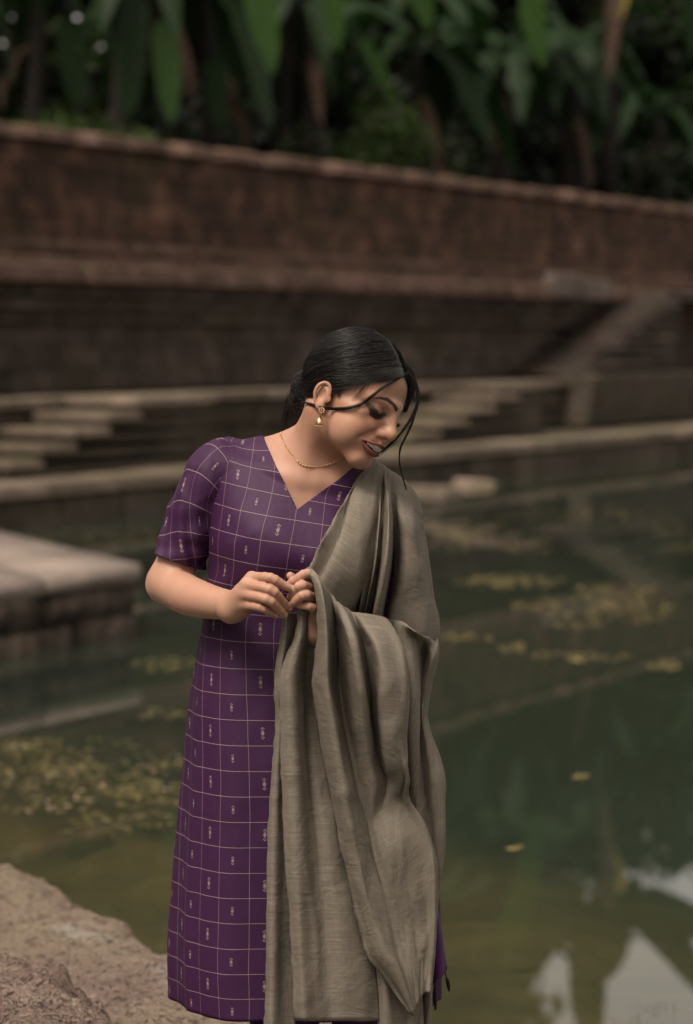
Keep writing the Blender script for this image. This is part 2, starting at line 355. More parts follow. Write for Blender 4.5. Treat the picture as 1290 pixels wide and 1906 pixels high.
# ---------------------------------------------------------------- the rock bank she stands on
def lump(X, Y, cx, cy, rx, ry, h, rot=0.0, p=2.0):
    c, s = math.cos(rot), math.sin(rot); u = ((X - cx) * c + (Y - cy) * s) / rx; q = (-(X - cx) * s + (Y - cy) * c) / ry
    return h * np.clip(1 - (np.abs(u) ** p + np.abs(q) ** p), 0, 1) ** 0.35
CH = [(-1.6, 1.25), (-0.80, 0.72), (-0.55, 0.52), (-0.415, 0.30), (-0.30, 0.10), (-0.24, -0.02), (-0.22, -0.5), (-0.2, -1.5)]
def chunk_dist(X, Y):
    E_ = np.array(CH); best = np.full(X.shape, 1e9); sgn = np.ones(X.shape)
    for (ax, ay), (bx, by) in zip(E_[:-1], E_[1:]):
        dx, dy = bx - ax, by - ay; t = np.clip(((X - ax) * dx + (Y - ay) * dy) / (dx * dx + dy * dy), 0, 1)
        qx, qy = X - ax - t * dx, Y - ay - t * dy; d = np.hypot(qx, qy); c = dx * qy - dy * qx
        m = d < best; best = np.where(m, d, best); sgn = np.where(m, np.sign(-c), sgn)
    return best * sgn
def rock_z(X, Y):
    n1 = fbm(X, Y, 2.2, 4, 1.0); n2 = fbm(X, Y, 13.0, 5, 5.0, 0.62)
    pits = np.clip(fbm(X, Y, 30.0, 3, 11.0) - 0.15, 0, 1)
    d = edge_dist(X, Y) + 0.07 * n1 + 0.018 * n2
    c = chunk_dist(X, Y) + 0.04 * n1 + 0.018 * n2
    top = 0.085 + 0.018 * n1 + 0.010 * n2
    z = np.where(d > 0, top - 0.10 * np.exp(-d / 0.05), -0.02 + 6.0 * d)
    s = 1 / (1 + np.exp(-np.clip(c / 0.022, -30, 30)))
    z = np.where(d > -0.1, z + s * (0.19 - 0.03 * np.exp(-np.clip(c, 0, 9) / 0.05) + 0.006 * n1 + 0.008 * n2), z)
    foot = np.exp(-(((X + 0.08) / 0.26) ** 2 + ((Y - 0.02) / 0.25) ** 2) ** 2)
    z = z * (1 - foot) + foot * 0.0
    return np.maximum(z - 0.016 * pits, -1.2)
def patch(x0, x1, y0, y1, st):
    xs = np.arange(x0, x1 + st / 2, st); ys = np.arange(y0, y1 + st / 2, st); X, Y = np.meshgrid(xs, ys, indexing='ij')
    return X, Y
X, Y = patch(-1.25, 0.6, -0.45, 2.7, 0.0095); Z = rock_z(X, Y)
tr_ = NT('rough_laterite_rock', 0.95, 0.12); v = tr_.n('NewGeometry').outputs['Position']
c1 = tr_.ramp(tr_.noise(v, 5, 9, 0.7), [(0.28, (0.17, 0.115, 0.095)), (0.45, (0.28, 0.20, 0.165)), (0.58, (0.36, 0.275, 0.225)), (0.75, (0.46, 0.39, 0.335))])
c2 = tr_.mix(tr_.ramp(tr_.noise(v, 1.7, 6, 0.7), [(0.45, 0.0), (0.62, 1.0)]), c1, (0.38, 0.305, 0.22))
c2 = tr_.mix(tr_.ramp(tr_.noise(v, 2.6, 4, 0.6, 0.5), [(0.60, 0.0), (0.68, 0.7)]), c2, (0.50, 0.46, 0.41))
c2 = tr_.mix(tr_.ramp(tr_.noise(v, 38, 7, 0.8), [(0.40, 0.85), (0.47, 0.0)]), c2, (0.085, 0.058, 0.050))
c2 = tr_.mix(tr_.ramp(tr_.noise(v, 150, 4, 0.8), [(0.36, 0.7), (0.46, 0.0)]), c2, (0.07, 0.05, 0.042))
c2 = tr_.mix(tr_.ramp(tr_.noise(v, 110, 4, 0.8), [(0.58, 0.0), (0.68, 0.6)]), c2, (0.46, 0.40, 0.35))
sz = tr_.n('SeparateXYZ'); tr_.l(v, sz.inputs[0])
wet = tr_.ramp(tr_.math('ADD', sz.outputs[2], 0.5), [(0.40, 1.0), (0.47, 0.0)])
c2 = tr_.mix(wet, c2, (0.055, 0.042, 0.02)); tr_.color(c2)
nb = tr_.bump(tr_.noise(v, 55, 10, 0.82), 1.0, 0.034); vo = tr_.n('TexVoronoi'); vo.inputs['Scale'].default_value = 90; tr_.l(v, vo.inputs['Vector'])
tr_.normal(tr_.bump(vo.outputs['Distance'], 0.7, 0.008, nb)); M_rock = tr_.m
rk = obj('rock_bank', mesh('rock_bank', np.stack([X, Y, Z], -1).reshape(-1, 3), grid_faces(*X.shape)), M_rock, None, True); rk['kind'] = 'structure'
# submerged boulders in the shallows
for k, (px, py, w_, h_) in enumerate(((80, 1560, 0.62, 0.16), (250, 1605, 0.55, 0.17), (330, 1660, 0.42, 0.12), (900, 1760, 0.5, 0.10))):
    q = Pz(px, py, WATER - 0.1); bm = bmesh.new(); bmesh.ops.create_icosphere(bm, subdivisions=4, radius=1.0)
    for vv in bm.verts:
        vv.co *= 1 + 0.22 * noise.noise(vv.co * 1.3 + Vector((k * 5, 0, 0))) + 0.07 * noise.noise(vv.co * 4 + Vector((0, k * 3, 0)))
    me = bpy.data.meshes.new('sunken_boulder'); bm.to_mesh(me); bm.free()
    b = obj('sunken_boulder', me, M_mud, None, True); b.location = (q[0], q[1], WATER - 0.05 - h_); b.scale = (w_ * .55, w_ * .5, h_); b.rotation_euler = (0, 0, k * 1.3)
    tag(b, ('brown boulder under shallow water beside the rough bank by the landing side', 'largest brown boulder under the water by the rough bank', 'small brown boulder under the water beside the purple skirt', 'brown boulder under the water beside the tassels')[k], 'boulder', 'boulders under the water')
# floating weed and fallen leaves: beds of tiny floating leaflets
def leaflets(name, label, cat, spots, mat, size, dz=0.006):
    V = []; F = []
    for (px, py, rx, ry, n) in spots:
        for _ in range(n):
            a = random.random() * 6.283; r = random.random() ** 0.6
            q = Pz(px + rx * r * math.cos(a), py + ry * r * math.sin(a), WATER)
            L = size * random.uniform(0.5, 1.4); th = random.random() * 6.283; wd = L * random.uniform(0.35, 0.7)
            c, s = math.cos(th), math.sin(th); b = len(V)
            for (u, vv, h) in ((-L, 0, 0.0), (0, -wd, 0.3), (L, 0, 0.0), (0, wd, 0.3)):
                V.append((q[0] + c * u - s * vv, q[1] + s * u + c * vv, WATER + dz + h * L * random.uniform(0, 0.6)))
            F.append((b, b + 1, b + 2, b + 3))
    o = obj(name, mesh(name, V, F), mat); tag(o, label, cat, kind='stuff'); return o
def leafmat(name, c1, c2, rough=0.5, spec=0.4, trans=0.25):
    t = NT(name, rough, spec); v = t.coord('Object'); n_ = t.noise(t.n('NewGeometry').outputs['Position'], 6, 3)
    t.color(t.mix(t.math('ADD', t.math('MULTIPLY', n_, 0.8), t.math('MULTIPLY', t.n('NewGeometry').outputs['Random Per Island'], 0.4)), c1, c2))
    if trans:
        t.b.inputs['Transmission Weight'].default_value = 0.0
        tl = t.n('BsdfTranslucent'); tl.inputs[0].default_value = (c2[0] * 1.3, c2[1] * 1.5, c2[2], 1)
        mx = t.n('MixShader'); mx.inputs[0].default_value = trans; t.l(t.b.outputs[0], mx.inputs[1]); t.l(tl.outputs[0], mx.inputs[2])
        t.l(mx.outputs[0], t.t.nodes['Material Output'].inputs[0])
    return t.m
M_weed = leafmat('floating_weed', (0.10, 0.080, 0.024), (0.27, 0.205, 0.075), 0.55, 0.4, 0)
M_weed2 = leafmat('submerged_weed', (0.045, 0.042, 0.011), (0.15, 0.12, 0.036), 0.4, 0.5, 0)
right = [(945, 1082, 106, 13, 182), (1150, 1100, 84, 14, 91), (1110, 1130, 156, 20, 182), (985, 1015, 67, 15, 84), (1090, 960, 168, 16, 154), (880, 985, 67, 25, 84), (845, 1008, 33, 22, 56),
         (1060, 905, 224, 12, 112), (1230, 985, 67, 14, 49), (1275, 1022, 33, 10, 28), (870, 1188, 50, 8, 31), (955, 1208, 28, 8, 28), (1080, 1224, 89, 9, 56), (1235, 1240, 39, 9, 35), (1075, 1448, 22, 5, 7), (965, 1582, 13, 4, 4), (1190, 880, 100, 10, 62),
         (1080, 1165, 67, 10, 28), (1200, 1145, 78, 16, 49)]
leaflets('floating_weed', 'yellowish weed and leaves drifting in patches on the open green water', 'water weed', right, M_weed, 0.022)
left_ = [(150, 1450, 230, 75, 230), (60, 1395, 60, 20, 60), (300, 1470, 90, 70, 70), (120, 1430, 70, 18, 60), (230, 1475, 60, 14, 50), (310, 1240, 70, 14, 90), (190, 1000, 130, 22, 260), (60, 1000, 60, 12, 80), (320, 1000, 70, 30, 100), (300, 1330, 60, 10, 18), (200, 1540, 100, 20, 30)]
leaflets('shore_weed', 'olive weed and debris floating between the landing and the rough bank', 'water weed', left_, M_weed2, 0.02)
M_pet = leafmat('pale_fallen_leaf', (0.35, 0.24, 0.12), (0.6, 0.45, 0.32), 0.35, 0.5, 0)
leaflets('fallen_leaves', 'tiny pale fallen leaves scattered on the water by the rough bank', 'leaves', [(35, 1392, 32, 7, 9), (150, 1470, 190, 65, 34), (300, 1425, 60, 30, 10), (80, 1500, 70, 20, 6)], M_pet, 0.012)
M_spk = leafmat('dark_floating_bits', (0.02, 0.018, 0.01), (0.05, 0.04, 0.02), 0.6, 0.3, 0)
leaflets('floating_bits', 'small dark floating bits where the sky shows in the water', 'debris', [(1215, 1876, 60, 14, 26), (1170, 1898, 50, 8, 14), (1060, 1700, 90, 40, 6)], M_spk, 0.0055)
# ================================================================ VEGETATION BEHIND THE WALL
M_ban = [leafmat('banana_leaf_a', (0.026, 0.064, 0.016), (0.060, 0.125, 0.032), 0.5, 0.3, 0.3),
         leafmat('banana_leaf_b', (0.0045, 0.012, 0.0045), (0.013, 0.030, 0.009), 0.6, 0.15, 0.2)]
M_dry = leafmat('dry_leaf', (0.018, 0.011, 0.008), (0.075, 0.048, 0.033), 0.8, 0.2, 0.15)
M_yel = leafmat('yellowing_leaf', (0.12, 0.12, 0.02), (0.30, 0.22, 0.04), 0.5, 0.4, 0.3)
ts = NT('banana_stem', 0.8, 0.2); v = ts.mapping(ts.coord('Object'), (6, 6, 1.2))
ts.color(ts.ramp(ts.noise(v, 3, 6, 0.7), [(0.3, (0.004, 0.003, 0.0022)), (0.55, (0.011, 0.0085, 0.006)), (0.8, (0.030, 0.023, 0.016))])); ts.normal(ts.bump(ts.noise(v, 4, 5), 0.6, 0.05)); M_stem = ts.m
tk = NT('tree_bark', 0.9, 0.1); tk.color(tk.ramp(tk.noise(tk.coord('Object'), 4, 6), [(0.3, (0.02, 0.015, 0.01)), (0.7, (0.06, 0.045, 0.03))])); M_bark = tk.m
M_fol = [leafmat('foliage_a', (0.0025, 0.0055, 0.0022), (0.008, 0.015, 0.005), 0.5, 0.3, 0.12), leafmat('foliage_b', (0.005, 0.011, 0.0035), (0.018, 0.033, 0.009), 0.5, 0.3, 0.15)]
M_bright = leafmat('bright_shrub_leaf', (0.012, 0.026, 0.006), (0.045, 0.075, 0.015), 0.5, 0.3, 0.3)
def blade(name, p0, p1, p2, width, mat, parent, fold=0.25, tear=0.5, seed=0, n=22, twist=0.0, face=False):
    """banana leaf along a bezier p0-p1-p2: folded blade with torn edges and a petiole"""
    rr = random.Random(seed); p0, p1, p2 = Vector(p0), Vector(p1), Vector(p2); V = []; F = []
    up = Vector((rr.uniform(-.2, .2), rr.uniform(-.2, .2), 1))
    tn = [1.0, 1.0]
    prev = None
    for i in range(n + 1):
        t = i / n; c = p0 * (1 - t) ** 2 + p1 * 2 * t * (1 - t) + p2 * t * t
        T = ((p1 - p0) * (1 - t) + (p2 - p1) * t).normalized(); S = T.cross(up)
        if face: S = T.cross(Vector((-0.35, 1, 0.1)))
        if S.length < 1e-3: S = Vector((1, 0, 0))
        S.normalize(); S = Matrix.Rotation(twist * t, 3, T) @ S; Nn = S.cross(T).normalized()
        pet = min(1, max(0, (t - 0.14) / 0.16)); wv = width * 0.5 * (0.05 + 0.95 * (pet ** 0.6) * (1 - max(0, (t - 0.55) / 0.45) ** 2.2) ** 0.8)
        for sd_, k in ((-1, 0), (1, 1)):
            if rr.random() < tear * 0.35: tn[k] = rr.uniform(0.45, 1.0)
            else: tn[k] = min(1.0, tn[k] + 0.25)
        b = len(V)
        for u in (-1, -0.5, 0, 0.5, 1):
            kk = tn[0] if u < 0 else tn[1]
            V.append(c + S * (u * wv * kk) - Nn * (abs(u) * wv * fold * (1 + 0.6 * (1 - kk))) + Nn * 0.012 * math.sin(i * 1.7 + u * 3))
        if i:
            for k in range(4): F.append((b - 5 + k, b - 4 + k, b + 1 + k, b + k))
    o = obj(name, mesh(name, [v_ - parent.location for v_ in V], F), mat, parent, True); return o
def tube(name, pts, radii, mat, parent, ns=10, smooth=True, closed_ends=True):
    V = []; F = []; m = len(pts)
    for i, (p, r) in enumerate(zip(pts, radii)):
        p = Vector(p); T = (Vector(pts[min(i + 1, m - 1)]) - Vector(pts[max(i - 1, 0)])).normalized()
        a = T.cross(Vector((0.31, 0.9, 0.2))).normalized(); b = T.cross(a)
        for k in range(ns):
            th = 6.28318 * k / ns; V.append(p + a * (r * math.cos(th)) + b * (r * math.sin(th)))
    for i in range(m - 1):
        for k in range(ns): F.append((i * ns + k, i * ns + (k + 1) % ns, (i + 1) * ns + (k + 1) % ns, (i + 1) * ns + k))
    if closed_ends:
        F.append(tuple(range(ns - 1, -1, -1))); F.append(tuple((m - 1) * ns + k for k in range(ns)))
    off = parent.location if parent is not None else Vector()
    return obj(name, mesh(name, [v_ - off for v_ in V], F), mat, parent, smooth)
ZG = 3.5
b0, b1 = M_ban
def banana(px, o, h, label, seed, leaves=8, dry=3, spread=2.1, extra=(), stemr=0.15):
    rr = random.Random(seed); s = ws(px, o); base = W(s, o, ZG); root = tag(empty('banana_plant', base), label, 'banana plant', 'banana plants behind the wall')
    top = base + Vector((rr.uniform(-.25, .25), rr.uniform(-.25, .25), h))
    pts = [base + Vector((0, 0, -0.1)), base.lerp(top, 0.3), base.lerp(top, 0.65), top]
    tube('stem', pts, [stemr * 1.25, stemr, stemr * 0.85, stemr * 0.5], M_stem, root)
    a0 = rr.random() * 6.28
    for k in range(leaves):
        a = a0 + k * 2.4 + rr.uniform(-.3, .3); L = spread * rr.uniform(0.75, 1.15); e = rr.uniform(-0.15, 1.0)
        d = Vector((math.cos(a), math.sin(a), 0))
        p1 = top + d * L * 0.45 + Vector((0, 0, L * (0.35 + 0.5 * e))); p2 = top + d * L * (1.0 - 0.25 * (1 - e)) + Vector((0, 0, L * (e - 0.75)))
        blade('leaf', top, p1, p2, rr.uniform(0.42, 0.6), M_ban[1], root, rr.uniform(.15, .45), rr.uniform(.2, .9), seed * 50 + k, twist=rr.uniform(-.6, .6))
    for k in range(dry):
        a = rr.random() * 6.28; d = Vector((math.cos(a), math.sin(a), 0)); zt = base.lerp(top, rr.uniform(0.6, 1.0))
        blade('dry_leaf', zt, zt + d * 0.45 + Vector((0, 0, 0.15)), zt + d * 0.5 + Vector((0, 0, -rr.uniform(0.9, 1.9))), 0.28, M_dry, root, 0.9, 1.0, seed * 50 + 30 + k, twist=rr.uniform(-2, 2))
    for k, (xa, ya, xb, yb, do, wd, mm) in enumerate(extra):       # hanging leaves: upper and tip pixel, offset in front of the plant
        oo = o + do; ta, tb_ = wt(xa, oo), wt(xb, oo); pa, pb = Vector(Pt(xa, ya, ta)), Vector(Pt(xb, yb, tb_))
        mid = pa.lerp(pb, 0.4) + Vector((0, 0, 0.25))
        st_ = top.lerp(pa, 0.5) if (pa - top).length > 0.8 else top
        bl = blade('dry_leaf' if mm is M_dry else 'leaf', pa, mid, pb, wd * (.9 if mm is b0 else .75), mm, root, 0.22, 0.12 if mm is not M_dry else 1.0, seed * 50 + 40 + k, face=True)
        tube('leaf_stalk', [top, top.lerp(pa, 0.5) + Vector((0, 0, 0.2)), pa.lerp(pb, 0.1)], [0.03, 0.025, 0.015], M_stem, root, 6)
    return root
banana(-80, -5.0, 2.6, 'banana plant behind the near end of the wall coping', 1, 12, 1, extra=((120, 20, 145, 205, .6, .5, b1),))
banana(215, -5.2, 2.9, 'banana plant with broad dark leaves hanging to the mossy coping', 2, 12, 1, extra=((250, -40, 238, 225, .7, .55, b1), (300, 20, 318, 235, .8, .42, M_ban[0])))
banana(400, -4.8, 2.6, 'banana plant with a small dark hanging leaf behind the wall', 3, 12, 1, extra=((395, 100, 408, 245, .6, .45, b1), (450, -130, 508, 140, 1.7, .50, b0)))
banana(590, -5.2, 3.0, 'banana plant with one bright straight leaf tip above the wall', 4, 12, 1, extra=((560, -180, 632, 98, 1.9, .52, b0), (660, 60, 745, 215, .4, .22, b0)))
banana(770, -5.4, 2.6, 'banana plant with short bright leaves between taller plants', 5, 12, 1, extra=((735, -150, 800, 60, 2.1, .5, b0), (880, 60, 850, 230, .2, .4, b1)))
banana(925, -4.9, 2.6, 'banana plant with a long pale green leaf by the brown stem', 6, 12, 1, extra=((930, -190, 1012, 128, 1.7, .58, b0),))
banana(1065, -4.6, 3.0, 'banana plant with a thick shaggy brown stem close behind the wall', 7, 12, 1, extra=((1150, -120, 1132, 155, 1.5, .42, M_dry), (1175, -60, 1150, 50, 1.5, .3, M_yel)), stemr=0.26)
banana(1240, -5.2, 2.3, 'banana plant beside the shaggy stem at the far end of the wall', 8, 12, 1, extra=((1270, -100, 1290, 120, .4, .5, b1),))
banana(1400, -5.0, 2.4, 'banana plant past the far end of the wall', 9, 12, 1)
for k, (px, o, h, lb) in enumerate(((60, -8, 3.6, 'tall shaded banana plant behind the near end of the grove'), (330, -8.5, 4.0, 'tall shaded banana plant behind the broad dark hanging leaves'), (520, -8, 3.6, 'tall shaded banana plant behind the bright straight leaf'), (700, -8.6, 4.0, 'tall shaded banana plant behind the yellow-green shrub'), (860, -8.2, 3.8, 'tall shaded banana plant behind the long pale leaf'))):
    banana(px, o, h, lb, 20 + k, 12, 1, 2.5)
# tall plant at the right: its upright leaves stand against the sky and show in the water
def refl(px, py, t):
    """world point at distance t that shows mirrored in the water at this photo pixel"""
    z = 2 * WATER - (1.5 - (py - HORIZON) / FPX * t); return Vector(((px - CXP) / FPX * t, t + CAM[1], z))
T_ = 44.0; bz = refl(1130, 1650, T_); root = tag(empty('banana_plant', (bz.x, bz.y, ZG)), 'tallest banana plant with upright leaves against the sky, mirrored in the water', 'banana plant', 'banana plants behind the wall')
tube('stem', [(bz.x, bz.y, ZG - .1), (bz.x, bz.y, ZG + 1.5), (bz.x + .05, bz.y, bz.z)], [0.22, 0.18, 0.1], M_stem, root)
for k, (mx_, my_, tx_, ty_, wd) in enumerate(((1070, 1800, 1120, 1990, .75), (1190, 1730, 1122, 1850, .6), (1250, 1730, 1330, 1880, .7), (1000, 1730, 905, 1950, .8), (1080, 1740, 1200, 1762, .45), (1010, 1700, 860, 1800, .8), (1200, 1690, 1380, 1760, .7))):
    blade('leaf', bz, refl(mx_, my_, T_ - .3), refl(tx_, ty_, T_ - .6), wd, M_ban[1], root, 0.15, 0.10, 700 + k, face=True)
# understorey shrubs right behind the coping and big trees behind everything
def leafcloud(name, clumps, n, size, mat, parent, seed, flat_=0.6):
    r = np.random.default_rng(seed); C = np.array([c[:3] for c in clumps]); Rd = np.array([c[3] for c in clumps])
    k = r.choice(len(C), n, p=Rd ** 2 / (Rd ** 2).sum()); d = r.normal(size=(n, 3)); d /= np.linalg.norm(d, axis=1)[:, None]
    c = C[k] + d * (Rd[k] * (0.55 + 0.5 * r.random(n) ** 0.7))[:, None] * np.array([1, 1, 0.8])
    a = r.normal(size=(n, 3)); a[:, 2] -= 0.4; a /= np.linalg.norm(a, axis=1)[:, None]
    b = np.cross(a, r.normal(size=(n, 3))); b /= np.linalg.norm(b, axis=1)[:, None]
    L = size * (0.6 + 0.8 * r.random(n))[:, None]
    V = np.stack([c - a * L, c + b * L * 0.38, c + a * L, c - b * L * 0.38], 1).reshape(-1, 3)
    return obj(name, mesh(name, V - np.array(parent.location), np.arange(n * 4).reshape(n, 4)), mat, parent)
def shrub(px, o, h, label, seed, mat):
    b = W(ws(px, o), o, ZG); e_ = tag(empty('shrub', b), label, 'shrub', 'shrubs under the banana plants'); rr = random.Random(seed)
    cl = [(b.x + rr.uniform(-.9, .9), b.y + rr.uniform(-.6, .6), ZG + rr.uniform(.25, 1) * h, rr.uniform(.35, .6)) for _ in range(7)]
    leafcloud('leaves', cl, 500, 0.11, mat, e_, seed)
    for c in cl[:4]: tube('stem', [b, Vector(c[:3])], [0.025, 0.01], M_bark, e_, 5)
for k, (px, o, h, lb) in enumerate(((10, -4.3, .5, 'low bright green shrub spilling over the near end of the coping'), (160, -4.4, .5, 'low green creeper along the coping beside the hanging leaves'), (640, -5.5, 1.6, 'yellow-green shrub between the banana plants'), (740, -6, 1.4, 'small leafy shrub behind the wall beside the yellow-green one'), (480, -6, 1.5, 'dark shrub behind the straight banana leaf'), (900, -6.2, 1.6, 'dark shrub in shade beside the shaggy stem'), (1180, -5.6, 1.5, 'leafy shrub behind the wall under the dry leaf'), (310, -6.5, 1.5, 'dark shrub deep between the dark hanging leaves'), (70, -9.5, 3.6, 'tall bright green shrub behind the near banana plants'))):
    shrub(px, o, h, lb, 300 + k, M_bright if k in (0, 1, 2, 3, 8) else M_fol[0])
def tree(px, t, h, rad, label, seed, n=9000, size=0.27):
    b = Vector(((px - CXP) / FPX * t, t + CAM[1], ZG)); e_ = tag(empty('tree', b), label, 'tree', 'trees behind the banana plants'); rr = random.Random(seed)
    top = b + Vector((rr.uniform(-.5, .5), 0, h * 0.7)); tube('trunk', [b + Vector((0, 0, -.1)), b.lerp(top, .5) + Vector((rr.uniform(-.2, .2), 0, 0)), top], [0.3, 0.22, 0.12], M_bark, e_, 8)
    cl = []
    for k in range(40):
        a = rr.random() * 6.28; q = rr.random() ** .6 * rad; z = ZG + rr.uniform(0.5, h)
        cl.append((b.x + q * math.cos(a), b.y + q * math.sin(a) * .7, z, rr.uniform(0.8, 1.5)))
    for c in cl[:6]: tube('limb', [b.lerp(top, rr.uniform(.4, .9)), Vector(c[:3])], [0.09, 0.03], M_bark, e_, 5)
    leafcloud('crown', cl, n, size, M_fol[seed % 2], e_, seed)
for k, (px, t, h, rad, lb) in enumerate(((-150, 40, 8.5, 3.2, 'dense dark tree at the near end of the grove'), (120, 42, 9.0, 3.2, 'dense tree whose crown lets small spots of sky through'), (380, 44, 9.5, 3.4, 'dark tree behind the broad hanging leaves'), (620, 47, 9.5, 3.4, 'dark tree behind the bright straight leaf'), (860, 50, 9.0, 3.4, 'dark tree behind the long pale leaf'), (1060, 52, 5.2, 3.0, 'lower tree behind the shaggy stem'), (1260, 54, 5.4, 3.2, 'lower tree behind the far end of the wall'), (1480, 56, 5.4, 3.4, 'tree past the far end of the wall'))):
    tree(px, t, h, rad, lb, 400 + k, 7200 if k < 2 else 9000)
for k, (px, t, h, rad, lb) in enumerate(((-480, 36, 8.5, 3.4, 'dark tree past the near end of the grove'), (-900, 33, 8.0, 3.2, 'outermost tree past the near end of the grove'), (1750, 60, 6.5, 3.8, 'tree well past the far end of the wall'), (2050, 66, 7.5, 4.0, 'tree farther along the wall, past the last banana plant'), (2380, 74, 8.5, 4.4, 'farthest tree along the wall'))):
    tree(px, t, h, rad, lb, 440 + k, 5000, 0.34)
# unseen trees added round the viewer's side of the pond to block low sky
for k, (x, y, h, rad, lb) in enumerate(((-11, -2, 9, 3.6, 'unseen spreading tree on the near bank beside the landing'), (-12, -11, 10, 4.0, 'tall tree behind the viewer, on the landing side'), (-4, -17, 11, 4.2, 'tall tree standing straight behind the viewer'), (6, -17, 11, 4.2, 'tall tree behind the viewer, on the open water side'), (13, -9, 10, 4.0, 'unseen spreading tree on the open water side of the bank'), (15, 3, 9, 3.6, 'tree leaning over the open water out of view'), (-12, 8, 8, 3.4, 'unseen tree beside the near end of the wall'))):
    ZG_, ZG = ZG, 0.0
    tree(CXP + x / (y - CAM[1]) * FPX if abs(y - CAM[1]) > .1 else CXP, y - CAM[1], h, rad, lb, 500 + k, 5000, 0.42)
    ZG = ZG_
# ================================================================ THE PERSON
# ---- signed-distance sculpting: rounded primitives blended into one skin, meshed with surface nets
def m_rx(a): c, s = math.cos(a), math.sin(a); return np.array([[1, 0, 0], [0, c, -s], [0, s, c]])
def m_ry(a): c, s = math.cos(a), math.sin(a); return np.array([[c, 0, s], [0, 1, 0], [-s, 0, c]])
def m_rz(a): c, s = math.cos(a), math.sin(a); return np.array([[c, -s, 0], [s, c, 0], [0, 0, 1]])
HR = m_rx(-PITCH) @ m_ry(R(25)) @ m_rz(R(60)) @ m_rx(R(-0.5))       # head: X her left, -Y face, Z up
HO = P(647.5, 758.5, 0.045)
def H(x, y, z): return HO + HR @ np.array([x, y, z], float)
def to_head(Q): return (Q - HO) @ HR
def crom(C, sub):
    """Catmull-Rom resampling of control rows"""
    C = np.asarray(C, float); E_ = np.concatenate([2 * C[:1] - C[1:2], C, 2 * C[-1:] - C[-2:-1]]); out = []
    for i in range(len(C) - 1):
        a, b, c, d = E_[i:i + 4]
        for t in np.arange(sub) / sub:
            out.append(0.5 * (2 * b + (c - a) * t + (2 * a - 5 * b + 4 * c - d) * t * t + (3 * b - a - 3 * c + d) * t ** 3))
    return np.array(out + [C[-1]])
class Sdf:
    def __init__(s): s.p = []
    def ell(s, c, r, k=0.01, op=1, rot=None, head=False):
        c = np.array(c, float); r = np.array(r, float); M = np.eye(3) if rot is None else rot
        if head: M = HR @ M; c = HO + HR @ c
        s.p.append(('e', c, r, M, k, op, c, r.max())); return s
    def cone(s, a, b, ra, rb, k=0.01, op=1, head=False):
        a = np.array(a, float); b = np.array(b, float)
        if head: a = HO + HR @ a; b = HO + HR @ b
        s.p.append(('c', a, b, (ra, rb), k, op, (a + b) / 2, np.linalg.norm(a - b) / 2 + max(ra, rb))); return s
    def chain(s, pts, rad, k=0.01, op=1, head=False, k0=None, sub=3, kj=.0009):
        q = crom(np.concatenate([np.array(pts, float), np.array(rad, float)[:, None]], 1), sub); pts, rad = q[:, :3], q[:, 3]
        for i in range(len(pts) - 1):
            s.cone(pts[i], pts[i + 1], rad[i], rad[i + 1], (k0 if (k0 is not None and i == 0) else k) if i == 0 else min(k, kj), op, head)
        return s
    def plane(s, c, n, k=0.01, op=-1):
        n = -np.array(n, float); n /= np.linalg.norm(n); c = np.array(c, float)
        s.p.append(('p', HO + HR @ c, HR @ n, None, k, op, HO + HR @ c, 9.0)); return s
    @staticmethod
    def ev(p, Q):
        if p[0] == 'p': return (Q - p[1].astype(np.float32)) @ p[2].astype(np.float32)
        if p[0] == 'e':
            q = (Q - p[1].astype(np.float32)) @ p[3].astype(np.float32); r = p[2].astype(np.float32)
            k0 = np.sqrt(((q / r) ** 2).sum(1)); k1 = np.sqrt(((q / (r * r)) ** 2).sum(1)) + 1e-9
            return np.where(k0 < 1e-3, -r.min(), k0 * (k0 - 1) / k1)
        a, b, (ra, rb) = p[1].astype(np.float32), p[2].astype(np.float32), p[3]
        ab = b - a; pa = Q - a; t = np.clip(pa @ ab / (ab @ ab), 0, 1)
        return np.sqrt(((pa - t[:, None] * ab) ** 2).sum(1)) - (ra + (rb - ra) * t)
    def __call__(s, Q, ctr=None, rad=0.0):
        d = np.full(len(Q), 1e3, np.float32)
        for p in s.p:
            if ctr is not None and np.linalg.norm(p[6] - ctr) > rad + p[7] + p[4] + 0.035: continue
            e = Sdf.ev(p, Q); k = p[4]
            if p[5] > 0:
                h = np.clip(0.5 + 0.5 * (d - e) / k, 0, 1); d = np.where(d > 100, e, d + (e - d) * h - k * h * (1 - h))
            else:
                h = np.clip(0.5 - 0.5 * (d + e) / k, 0, 1); d = d + (-e - d) * h + k * h * (1 - h)
        return d
